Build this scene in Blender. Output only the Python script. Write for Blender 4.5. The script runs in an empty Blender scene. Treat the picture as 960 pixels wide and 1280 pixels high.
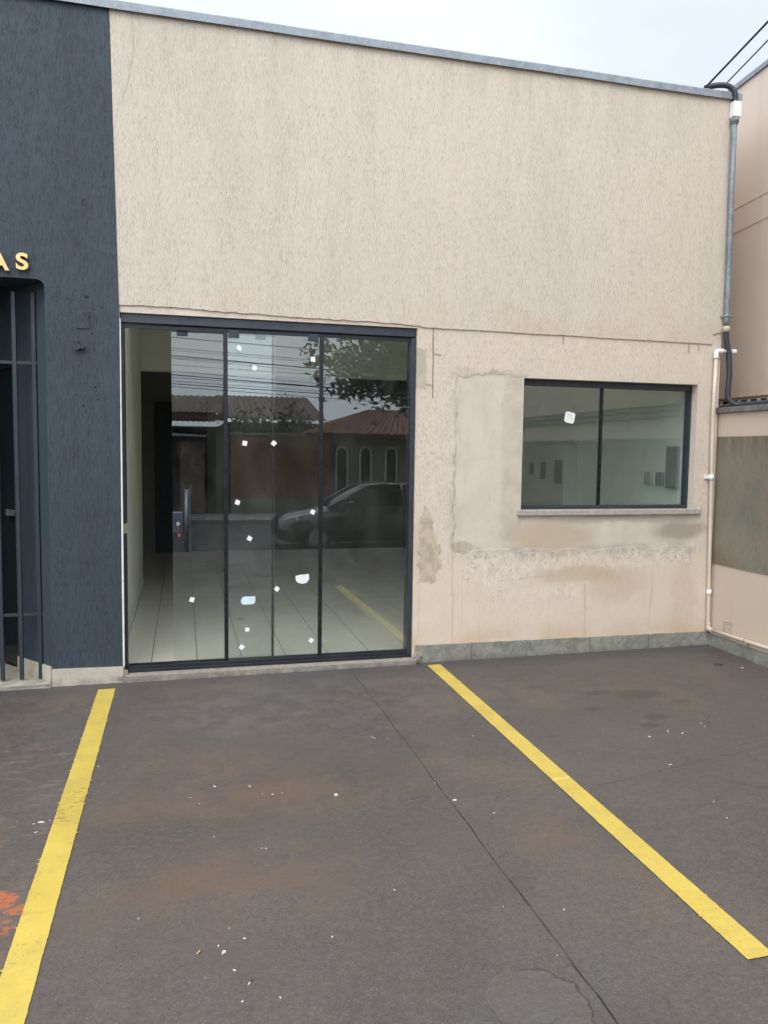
import bpy, bmesh, math, random
from mathutils import Vector, Matrix, noise as mnoise
R = math.radians
PI = math.pi
random.seed(7)
scn = bpy.context.scene
COL = scn.collection
GA, GB = 0.00556, 0.0107            # fall of the forecourt (across, towards the street)

def gz(x, y):
    return GA * x + GB * y

# ------------------------------------------------------------------ mesh helpers
def BM():
    return bmesh.new()

def quadbox(bm, c):
    vs = [bm.verts.new(p) for p in c]
    out = []
    for f in ((0, 3, 2, 1), (4, 5, 6, 7), (0, 1, 5, 4), (1, 2, 6, 5), (2, 3, 7, 6), (3, 0, 4, 7)):
        out.append(bm.faces.new([vs[i] for i in f]))
    return vs, out

def box(bm, x0, x1, y0, y1, z0, z1, bev=0.0, seg=2, mi=0):
    vs, fs = quadbox(bm, [(x0, y0, z0), (x1, y0, z0), (x1, y1, z0), (x0, y1, z0),
                          (x0, y0, z1), (x1, y0, z1), (x1, y1, z1), (x0, y1, z1)])
    for f in fs:
        f.material_index = mi
    if bev > 0:
        es = list({e for v in vs for e in v.link_edges})
        bmesh.ops.bevel(bm, geom=es, offset=bev, segments=seg, affect='EDGES', profile=0.5)
    return bm

def obox(bm, M, sx, sy, sz, bev=0.0):
    """box of full size sx,sy,sz centred in matrix M"""
    c = []
    for z in (-.5, .5):
        for x, y in ((-.5, -.5), (.5, -.5), (.5, .5), (-.5, .5)):
            c.append(M @ Vector((x * sx, y * sy, z * sz)))
    vs, fs = quadbox(bm, c)
    if bev > 0:
        es = list({e for v in vs for e in v.link_edges})
        bmesh.ops.bevel(bm, geom=es, offset=bev, segments=2, affect='EDGES', profile=0.5)

def prism(bm, poly, d0, d1, axis='y'):
    """poly: 2D points counter-clockwise; axis y -> (x,z) extruded along y; z -> (x,y); x -> (y,z)"""
    def P(p, d):
        if axis == 'y':
            return (p[0], d, p[1])
        if axis == 'z':
            return (p[0], p[1], d)
        return (d, p[0], p[1])
    a = [bm.verts.new(P(p, d0)) for p in poly]
    b = [bm.verts.new(P(p, d1)) for p in poly]
    n = len(poly)
    f1 = bm.faces.new(a)
    f2 = bm.faces.new(list(reversed(b)))
    f1.normal_update()
    f2.normal_update()
    for i in range(n):
        j = (i + 1) % n
        bm.faces.new([a[j], a[i], b[i], b[j]])
    bmesh.ops.triangulate(bm, faces=[f1, f2], ngon_method='EAR_CLIP')

def tube(bm, pts, r, seg=12, caps=True, smooth_n=0):
    pts = [Vector(p) for p in pts]
    if smooth_n:
        pts = spline(pts, smooth_n)
    rings = []
    up = Vector((0.123, 0.31, 0.94)).normalized()
    n = len(pts)
    prev = None
    for i, p in enumerate(pts):
        t = (pts[min(i + 1, n - 1)] - pts[max(i - 1, 0)]).normalized()
        if prev is None:
            u = t.cross(up)
            if u.length < 1e-3:
                u = t.cross(Vector((1, 0, 0)))
            u.normalize()
        else:
            u = (prev - t * prev.dot(t)).normalized()
        prev = u
        v = t.cross(u)
        rr = r(i / (n - 1)) if callable(r) else r
        rings.append([bm.verts.new(p + (u * math.cos(2 * PI * k / seg) + v * math.sin(2 * PI * k / seg)) * rr) for k in range(seg)])
    for i in range(n - 1):
        for k in range(seg):
            l = (k + 1) % seg
            f = bm.faces.new([rings[i][k], rings[i][l], rings[i + 1][l], rings[i + 1][k]])
            f.smooth = True
    if caps:
        bm.faces.new(list(reversed(rings[0])))
        bm.faces.new(rings[-1])

def spline(pts, n):
    out = []
    P = [pts[0]] + pts + [pts[-1]]
    for i in range(1, len(P) - 2):
        for k in range(n):
            t = k / n
            a, b, c, d = P[i - 1], P[i], P[i + 1], P[i + 2]
            out.append(0.5 * ((2 * b) + (-a + c) * t + (2 * a - 5 * b + 4 * c - d) * t * t + (-a + 3 * b - 3 * c + d) * t ** 3))
    out.append(pts[-1])
    return out

def corrugated(bm, pts, r0, pitch=0.012, amp=0.10, seg=12):
    pts = spline([Vector(p) for p in pts], 24)
    # resample
    L = 0
    acc = [0]
    for i in range(1, len(pts)):
        L += (pts[i] - pts[i - 1]).length
        acc.append(L)
    n = int(L / (pitch / 4))
    q = []
    j = 0
    for k in range(n + 1):
        s = L * k / n
        while j < len(acc) - 2 and acc[j + 1] < s:
            j += 1
        f = (s - acc[j]) / max(acc[j + 1] - acc[j], 1e-9)
        q.append(pts[j].lerp(pts[j + 1], min(1, f)))
    tube(bm, q, lambda t: r0 * (1 + amp * math.sin(2 * PI * t * L / pitch)), seg)

def grid(bm, x0, x1, y0, y1, nx, ny, zf):
    vs = [[bm.verts.new((x0 + (x1 - x0) * i / nx, y0 + (y1 - y0) * j / ny,
                         zf(x0 + (x1 - x0) * i / nx, y0 + (y1 - y0) * j / ny))) for i in range(nx + 1)] for j in range(ny + 1)]
    for j in range(ny):
        for i in range(nx):
            f = bm.faces.new([vs[j][i], vs[j][i + 1], vs[j + 1][i + 1], vs[j + 1][i]])
            f.smooth = True

# ------------------------------------------------------------------ object helpers
def root_of(o):
    while o.parent:
        o = o.parent
    return o

def obj(name, bm, mat, parent=None):
    if parent is None:
        xs = [v.co for v in bm.verts]
        loc = Vector(((min(v.x for v in xs) + max(v.x for v in xs)) / 2,
                      (min(v.y for v in xs) + max(v.y for v in xs)) / 2, min(v.z for v in xs)))
    else:
        loc = root_of(parent).location.copy()
    bmesh.ops.translate(bm, verts=bm.verts, vec=-loc)
    bmesh.ops.recalc_face_normals(bm, faces=bm.faces)
    me = bpy.data.meshes.new(name)
    bm.to_mesh(me)
    bm.free()
    o = bpy.data.objects.new(name, me)
    COL.objects.link(o)
    for m in (mat if isinstance(mat, (list, tuple)) else [mat]):
        me.materials.append(m)
    if parent is None:
        o.location = loc
    else:
        o.parent = parent
    return o

def thing(name, label, cat, loc, group=None):
    o = bpy.data.objects.new(name, None)
    o.empty_display_size = 0.1
    COL.objects.link(o)
    o.location = loc
    return tag(o, label, cat, group)

def tag(o, label=None, cat=None, group=None, kind=None):
    if label:
        o['label'] = label
    if cat:
        o['category'] = cat
    if group:
        o['group'] = group
    if kind:
        o['kind'] = kind
    return o

def struct(name, bm, mat, label=None):
    return tag(obj(name, bm, mat), label=label, kind='structure')

# ------------------------------------------------------------------ node helpers
class NB:
    def __init__(s, name):
        s.m = bpy.data.materials.new(name)
        s.m.use_nodes = True
        s.t = s.m.node_tree
        s.bsdf = s.t.nodes['Principled BSDF']
        s.out = s.t.nodes['Material Output']
        s._pos = None

    def node(s, kind, **kw):
        n = s.t.nodes.new(kind)
        for k, v in kw.items():
            setattr(n, k, v)
        return n

    def link(s, a, b):
        s.t.links.new(a, b)

    def put(s, v, sock):
        if v is None:
            return
        if isinstance(v, bpy.types.NodeSocket):
            s.link(v, sock)
        elif isinstance(v, (tuple, list)):
            sock.default_value = (*v, 1.0) if len(v) == 3 and sock.type == 'RGBA' else v
        else:
            sock.default_value = v

    @property
    def pos(s):
        if s._pos is None:
            s._pos = s.node('ShaderNodeNewGeometry').outputs['Position']
        return s._pos

    def math(s, op, a, b=None, c=None, clamp=False):
        n = s.node('ShaderNodeMath', operation=op, use_clamp=clamp)
        s.put(a, n.inputs[0])
        s.put(b, n.inputs[1])
        s.put(c, n.inputs[2])
        return n.outputs[0]

    def vec(s, op, a, b=None):
        n = s.node('ShaderNodeVectorMath', operation=op)
        s.put(a, n.inputs[0])
        s.put(b, n.inputs[1])
        return n.outputs['Value' if op in ('DOT_PRODUCT', 'LENGTH', 'DISTANCE') else 'Vector']

    def scaled(s, scale, off=(0, 0, 0), v=None):
        n = s.node('ShaderNodeMapping')
        s.link(v or s.pos, n.inputs[0])
        n.inputs['Scale'].default_value = scale
        n.inputs['Location'].default_value = off
        return n.outputs[0]

    def noise(s, scale, detail=3, rough=0.55, st=(1, 1, 1), off=(0, 0, 0), color=False, dist=0.0, v=None):
        n = s.node('ShaderNodeTexNoise')
        s.link(s.scaled(st, off, v), n.inputs['Vector'])
        n.inputs['Scale'].default_value = scale
        n.inputs['Detail'].default_value = detail
        n.inputs['Roughness'].default_value = rough
        n.inputs['Distortion'].default_value = dist
        return n.outputs['Color' if color else 'Fac']

    def voronoi(s, scale, feature='F1', st=(1, 1, 1), off=(0, 0, 0), rnd=1.0):
        n = s.node('ShaderNodeTexVoronoi', feature=feature)
        s.link(s.scaled(st, off), n.inputs['Vector'])
        n.inputs['Scale'].default_value = scale
        n.inputs['Randomness'].default_value = rnd
        return n.outputs['Distance'], n.outputs.get('Color')

    def ramp(s, v, a, b, lo=0.0, hi=1.0):
        n = s.node('ShaderNodeMapRange', clamp=True, interpolation_type='SMOOTHSTEP')
        s.put(v, n.inputs[0])
        for i, x in enumerate((a, b, lo, hi)):
            n.inputs[i + 1].default_value = x
        return n.outputs[0]

    def mix(s, f, a, b, blend='MIX'):
        n = s.node('ShaderNodeMix', data_type='RGBA', blend_type=blend)
        n.clamp_factor = True
        s.put(f, n.inputs[0])
        s.put(a, n.inputs[6])
        s.put(b, n.inputs[7])
        return n.outputs[2]

    def mul(s, *a):
        r = a[0]
        for x in a[1:]:
            r = s.math('MULTIPLY', r, x)
        return r

    def xyz(s, v=None):
        n = s.node('ShaderNodeSeparateXYZ')
        s.link(v or s.pos, n.inputs[0])
        return n.outputs

    def warp(s, scale, amt, detail=3, off=(0, 0, 0)):
        c = s.noise(scale, detail, 0.6, color=True, off=off)
        d = s.vec('SUBTRACT', c, (0.5, 0.5, 0.5))
        n = s.node('ShaderNodeVectorMath', operation='SCALE')
        s.link(d, n.inputs[0])
        n.inputs['Scale'].default_value = amt
        return s.vec('ADD', s.pos, n.outputs[0])

    def boxmask(s, v, u, w, u0, u1, w0, w1, soft):
        """v: warped position; u,w: axis indices"""
        o = s.xyz(v)
        a = s.math('SUBTRACT', s.math('ABSOLUTE', s.math('SUBTRACT', o[u], (u0 + u1) / 2)), abs(u1 - u0) / 2)
        b = s.math('SUBTRACT', s.math('ABSOLUTE', s.math('SUBTRACT', o[w], (w0 + w1) / 2)), abs(w1 - w0) / 2)
        d = s.math('MAXIMUM', a, b)
        return s.ramp(d, soft, -soft)

    def ellmask(s, v, u, w, cu, cw, ru, rw, soft=0.15, rag=0.0, rs=20, off=(0, 0, 0)):
        o = s.xyz(v)
        a = s.math('DIVIDE', s.math('SUBTRACT', o[u], cu), ru)
        b = s.math('DIVIDE', s.math('SUBTRACT', o[w], cw), rw)
        d = s.math('SQRT', s.math('ADD', s.mul(a, a), s.mul(b, b)))
        if rag:
            d = s.math('ADD', d, s.mul(s.math('SUBTRACT', s.noise(rs, 6, 0.7, off=off), 0.5), rag))
        return s.ramp(d, 1 + soft, 1 - soft)

    def linemask(s, v, u, w, a, b, wid, soft):
        """distance to the straight segment a-b in the (u,w) plane"""
        o = s.xyz(v)
        dx, dy = b[0] - a[0], b[1] - a[1]
        L2 = dx * dx + dy * dy
        pu = s.math('SUBTRACT', o[u], a[0])
        pw = s.math('SUBTRACT', o[w], a[1])
        t = s.math('DIVIDE', s.math('ADD', s.mul(pu, dx), s.mul(pw, dy)), L2, clamp=True)
        eu = s.math('SUBTRACT', pu, s.mul(t, dx))
        ew = s.math('SUBTRACT', pw, s.mul(t, dy))
        d = s.math('SQRT', s.math('ADD', s.mul(eu, eu), s.mul(ew, ew)))
        return s.ramp(d, wid + soft, wid)

    def bump(s, h, dist, strength=1.0, normal=None):
        n = s.node('ShaderNodeBump')
        n.inputs['Strength'].default_value = strength
        n.inputs['Distance'].default_value = dist
        s.link(h, n.inputs['Height'])
        if normal is not None:
            s.link(normal, n.inputs['Normal'])
        return n.outputs[0]

    def done(s, color=None, rough=None, metal=None, normal=None, spec=None):
        s.put(color, s.bsdf.inputs['Base Color'])
        s.put(rough, s.bsdf.inputs['Roughness'])
        s.put(metal, s.bsdf.inputs['Metallic'])
        s.put(spec, s.bsdf.inputs['Specular IOR Level'])
        if normal is not None:
            s.link(normal, s.bsdf.inputs['Normal'])
        return s.m

def simple(name, c, rough=0.6, metal=0.0, var=0.12, scale=8, bump=0.0, bscale=120, spec=None, st=(1, 1, 1)):
    b = NB(name)
    n = b.noise(scale, 4, 0.6, st=st)
    col = b.mix(b.ramp(n, 0.3, 0.7), tuple(x * (1 - var) for x in c), tuple(min(1, x * (1 + var)) for x in c))
    nm = b.bump(b.noise(bscale, 3, 0.6), bump) if bump else None
    rg = b.ramp(b.noise(scale * 2.3, 3), 0.3, 0.7, max(0.03, rough - 0.07), min(1, rough + 0.07))
    return b.done(col, rg, metal, nm, spec)

# ------------------------------------------------------------------ materials
def grafiato(b, amt=1.0):
    """height and groove mask of scratched textured render: fine grain plus vertical drag marks"""
    g = b.noise(1.0, 3, 0.7, st=(185, 185, 26))
    g2 = b.noise(1.0, 4, 0.65, st=(26, 26, 5), off=(3, 1, 7))
    fine = b.noise(135, 4, 0.75)
    groove = b.mul(b.ramp(g, 0.46, 0.74), b.ramp(g2, 0.30, 0.72, 0.45, 1.0))
    h = b.math('SUBTRACT', b.math('MULTIPLY', fine, 0.6), b.math('MULTIPLY', groove, 0.9))
    return h, groove, fine

def mat_upper():
    b = NB('cream_grafiato_render')
    h, gr, fine = grafiato(b)
    streak = b.noise(1.0, 4, 0.55, st=(2.6, 2.6, 0.42), off=(5, 0, 2))
    blot = b.noise(0.8, 4, 0.6, off=(2, 9, 4))
    w = b.ramp(b.math('ADD', b.mul(streak, 0.6), b.mul(blot, 0.4)), 0.38, 0.62)
    base = b.mix(w, (0.618, 0.534, 0.440), (0.586, 0.520, 0.430))
    base = b.mix(b.mul(b.ramp(streak, 0.5, 0.68), 0.28), base, (0.495, 0.440, 0.345))
    x = b.xyz()
    topdirt = b.mul(b.ramp(x[2], 3.75, 4.33), b.ramp(b.noise(1.0, 4, 0.6, st=(7, 7, 0.5)), 0.42, 0.7), 0.35)
    base = b.mix(topdirt, base, (0.40, 0.35, 0.29))
    rustlow = b.mul(b.ramp(x[2], 2.75, 2.5), b.ramp(b.noise(1.6, 4, 0.6, st=(1, 1, 1.3), off=(8, 0, 1)), 0.45, 0.65), 0.35)
    base = b.mix(rustlow, base, (0.55, 0.40, 0.29))
    base = b.mix(b.mul(gr, 0.36), base, (0.38, 0.325, 0.265))
    sp = b.ramp(b.noise(110, 3, 0.6, off=(1, 2, 3)), 0.60, 0.72)
    base = b.mix(b.mul(sp, 0.32), base, (0.30, 0.25, 0.20))
    base = b.mix(b.mul(b.ramp(fine, 0.42, 0.68), 0.30), base, (0.73, 0.65, 0.54))
    # hairline crack at the top left corner
    wv = b.warp(7, 0.045)
    ck = b.math('MAXIMUM', b.linemask(wv, 0, 2, (-0.295, 4.33), (-0.285, 4.06), 0.0025, 0.003),
                b.linemask(wv, 0, 2, (-0.285, 4.06), (-0.36, 3.72), 0.0015, 0.0035))
    base = b.mix(b.mul(ck, 0.35), base, (0.24, 0.20, 0.16))
    return b.done(base, 0.92, None, b.bump(h, 0.0042, 0.8), 0.25)

def mat_lower():
    b = NB('patched_cream_render')
    h, gr, fine = grafiato(b)
    w = b.ramp(b.noise(1.5, 4, 0.6, st=(1, 1, 0.7), off=(1, 0, 3)), 0.35, 0.65)
    base = b.mix(w, (0.635, 0.545, 0.450), (0.660, 0.560, 0.465))
    sm = b.ramp(b.noise(5, 4, 0.65, off=(4, 4, 0)), 0.56, 0.66)      # places where the render is scraped smooth
    rough_amt = b.math('SUBTRACT', 1.0, b.mul(sm, 0.7))
    x = b.xyz()
    low = b.ramp(x[2], 0.95, 0.55)
    rough_amt = b.mul(rough_amt, b.math('SUBTRACT', 1.0, b.mul(low, 0.55)))
    base = b.mix(b.mul(low, 0.4), base, (0.66, 0.550, 0.450))
    base = b.mix(b.mul(gr, rough_amt, 0.42), base, (0.36, 0.30, 0.235))
    base = b.mix(b.mul(b.ramp(fine, 0.42, 0.68), 0.30), base, (0.76, 0.67, 0.57))
    patch_tot = None
    wv = b.warp(4.5, 0.15, 8)
    wf = b.warp(16, 0.055, 6, off=(3, 3, 3))
    cloud = b.ramp(b.noise(4.5, 5, 0.6, off=(6, 2, 1)), 0.3, 0.7)
    cement = b.mix(cloud, (0.535, 0.480, 0.400), (0.615, 0.545, 0.455))
    trowel = b.noise(1.0, 5, 0.65, st=(16, 16, 4.5), off=(2, 7, 1), dist=0.8)
    cement = b.mix(b.mul(b.ramp(trowel, 0.5, 0.7), 0.4), cement, (0.46, 0.405, 0.325))
    cement = b.mix(b.mul(b.ramp(fine, 0.45, 0.7), 0.25), cement, (0.68, 0.61, 0.52))
    # smooth filler: tall slab left of the window, band below the sill
    tall = b.boxmask(wv, 0, 2, 1.93, 2.50, 0.84, 2.13, 0.007)
    band = b.boxmask(wv, 0, 2, 1.98, 4.01, 0.83, 1.16, 0.006)
    side = b.boxmask(wv, 0, 2, 2.30, 2.47, 0.9, 2.17, 0.02)
    slab = b.math('MAXIMUM', tall, band)
    base = b.mix(b.mul(slab, 0.92), base, cement)
    base = b.mix(b.mul(side, 0.55), base, b.mix(cloud, (0.45, 0.395, 0.315), (0.56, 0.49, 0.40)))
    tl_ = b.math('SUBTRACT', b.boxmask(wv, 0, 2, 1.915, 2.50, 0.84, 2.15, 0.006), b.boxmask(wv, 0, 2, 1.937, 2.50, 0.84, 2.122, 0.008), clamp=True)
    base = b.mix(b.mul(tl_, b.ramp(b.noise(8, 5, 0.7, off=(3, 0, 3)), 0.36, 0.6), 0.6), base, (0.37, 0.325, 0.26))
    # darker rim where the filler was feathered out
    rim = b.mul(b.boxmask(wf, 0, 2, 1.89, 2.46, 0.78, 2.19, 0.02), b.math('SUBTRACT', 1.0, b.boxmask(wf, 0, 2, 1.97, 2.30, 0.86, 2.08, 0.035)))
    base = b.mix(b.mul(rim, b.ramp(b.noise(5, 6, 0.7), 0.44, 0.62), 0.38), base, (0.40, 0.36, 0.30))
    edge = b.mul(b.boxmask(wf, 0, 2, 2.1, 4.0, 0.775, 0.86, 0.02), b.ramp(b.noise(5, 4, off=(2, 1, 5)), 0.4, 0.58))
    base = b.mix(b.mul(edge, 0.65), base, (0.39, 0.355, 0.30))
    # exposed grey undercoat speckle along the lower edge of the band
    spk = b.mul(b.ramp(b.noise(1.0, 5, 0.75, st=(52, 52, 30), off=(1, 1, 1)), 0.55, 0.60), b.ramp(b.noise(7, 3, off=(4, 1, 1)), 0.42, 0.58))
    zone = b.math('MAXIMUM', b.boxmask(wv, 0, 2, 2.02, 2.80, 0.58, 0.82, 0.05), b.boxmask(wv, 0, 2, 2.85, 3.98, 0.68, 0.82, 0.03))
    zone = b.math('MAXIMUM', zone, b.mul(b.boxmask(wv, 0, 2, 1.66, 1.93, 0.8, 2.1, 0.05), 0.3))
    zone = b.math('MAXIMUM', zone, b.mul(b.boxmask(wv, 0, 2, 2.2, 3.0, 0.40, 0.62, 0.08), 0.5))
    pale = b.mul(zone, b.ramp(b.noise(1.0, 6, 0.75, st=(20, 20, 11), off=(7, 2, 2)), 0.47, 0.56))
    base = b.mix(b.mul(pale, 0.55), base, (0.74, 0.69, 0.615))
    base = b.mix(b.mul(spk, zone, 0.6), base, (0.285, 0.25, 0.205))
    # grey-brown daubs beside the door, small daub under the slab, one up by the lintel
    wd = b.warp(6, 0.06, 7, off=(9, 0, 0))
    d1 = b.ellmask(wd, 0, 2, 1.720, 0.99, 0.055, 0.16, 0.05, 2.2, 13)
    d2 = b.ellmask(wd, 0, 2, 1.745, 0.76, 0.095, 0.16, 0.05, 2.6, 11, (1, 0, 4))
    d3 = b.ellmask(wd, 0, 2, 2.0, 0.865, 0.095, 0.045, 0.08, 1.0, 16)
    d4 = b.boxmask(wd, 0, 2, 1.62, 1.70, 2.02, 2.30, 0.01)
    pink = b.ellmask(wd, 0, 2, 1.70, 0.84, 0.11, 0.22, 0.1)
    base = b.mix(b.mul(pink, 0.9), base, (0.63, 0.52, 0.42))
    d = b.math('MAXIMUM', b.math('MAXIMUM', d1, d2), d3)
    base = b.mix(b.mul(d, 0.9), base, b.mix(b.ramp(b.noise(14, 5, 0.7), 0.35, 0.65), (0.37, 0.315, 0.24), (0.53, 0.45, 0.35)))
    base = b.mix(b.mul(d4, 0.8), base, (0.44, 0.39, 0.31))
    # ochre damp marks, plus a thin darker strip below the sill
    ws = b.warp(4, 0.16, 4, off=(0, 5, 0))
    for (cu, cw, ru, rw, amt, c) in ((2.95, 0.63, 0.36, 0.07, 0.6, (0.50, 0.37, 0.255)), (2.72, 0.93, 0.34, 0.11, 0.75, (0.46, 0.36, 0.255)),
                                     (3.85, 0.97, 0.22, 0.08, 0.75, (0.30, 0.255, 0.20)), (3.28, 1.06, 0.6, 0.03, 0.5, (0.36, 0.31, 0.25)),
                                     (3.30, 0.55, 0.24, 0.13, 0.4, (0.50, 0.37, 0.26)), (3.9, 0.35, 0.12, 0.35, 0.3, (0.50, 0.37, 0.26))):
        base = b.mix(b.mul(b.ellmask(ws, 0, 2, cu, cw, ru, rw, 0.45), amt), base, c)
    foot = b.mul(b.ramp(x[2], 0.30, 0.13), b.ramp(b.noise(3, 4, st=(1, 1, 2)), 0.3, 0.6))
    base = b.mix(b.mul(foot, 0.6), base, (0.58, 0.40, 0.26))
    # run marks and the cable scars (thin)
    run = b.noise(1.0, 3, 0.5, st=(24, 24, 0.8), off=(0, 0, 3))
    base = b.mix(b.mul(b.ramp(run, 0.6, 0.72), b.ramp(x[2], 0.85, 0.4), 0.35), base, (0.40, 0.33, 0.26))
    wl = b.warp(11, 0.016)
    for (p, q, wd_, am) in (((1.746, 2.45), (1.752, 1.955), 0.0035, 0.8), ((1.76, 2.265), (1.80, 2.26), 0.006, 0.55), ((1.70, 2.045), (1.745, 2.04), 0.006, 0.5),
                            ((2.77, 2.44), (2.772, 2.39), 0.007, 0.5), ((3.86, 2.43), (3.858, 2.37), 0.007, 0.5), ((3.95, 2.42), (3.95, 2.39), 0.006, 0.5),
                            ((3.02, 0.55), (3.03, 0.15), 0.006, 0.2), ((2.3, 0.60), (2.75, 0.63), 0.003, 0.15), ((1.925, 0.5), (1.93, 1.0), 0.003, 0.25)):
        base = b.mix(b.mul(b.linemask(wl, 0, 2, p, q, wd_, 0.004), am), base, (0.22, 0.175, 0.135))
    flat = b.math('MAXIMUM', b.math('MAXIMUM', slab, side), d)
    hh = b.mul(h, b.math('MULTIPLY', rough_amt, b.math('SUBTRACT', 1.0, b.mul(flat, 0.93))))
    hh = b.math('SUBTRACT', hh, b.mul(slab, 0.5))
    hh = b.math('ADD', hh, b.mul(pale, 0.12))
    hh = b.math('SUBTRACT', hh, b.mul(spk, zone, 0.4))
    lump = b.noise(7, 3, 0.5)
    nm = b.bump(lump, 0.010, 0.5)
    return b.done(base, 0.93, None, b.bump(hh, 0.0042, 0.85, nm), 0.22)

def mat_blue():
    b = NB('navy_grafiato_paint')
    h, gr, fine = grafiato(b)
    n = b.ramp(b.noise(1.2, 4, 0.6, st=(1.6, 1.6, 0.6)), 0.3, 0.7)
    base = b.mix(n, (0.031, 0.042, 0.057), (0.042, 0.055, 0.072))
    base = b.mix(b.mul(gr, 0.5), base, (0.018, 0.025, 0.036))
    base = b.mix(b.mul(b.ramp(fine, 0.45, 0.7), 0.25), base, (0.085, 0.110, 0.15))
    wv = b.warp(20, 0.02)
    ho = None
    for (hx, hz, r) in ((-0.59, 2.52, 0.012), (-0.55, 2.44, 0.006), (-0.56, 2.29, 0.006), (-0.545, 1.95, 0.007), (-0.62, 1.83, 0.008),
                        (-0.69, 2.42, 0.006), (-0.50, 2.46, 0.006), (-0.575, 2.40, 0.005), (-0.605, 1.79, 0.006), (-0.53, 1.87, 0.006)):
        m = b.ellmask(wv, 0, 2, hx, hz, r, r, 0.3)
        ho = m if ho is None else b.math('MAXIMUM', ho, m)
    base = b.mix(b.mul(ho, 0.9), base, (0.012, 0.015, 0.02))
    hh = b.math('SUBTRACT', h, b.mul(ho, 1.5))
    lump = b.bump(b.noise(9, 3, 0.5), 0.008, 0.5)
    return b.done(base, 0.62, None, b.bump(hh, 0.0042, 0.8, lump), 0.4)

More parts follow.
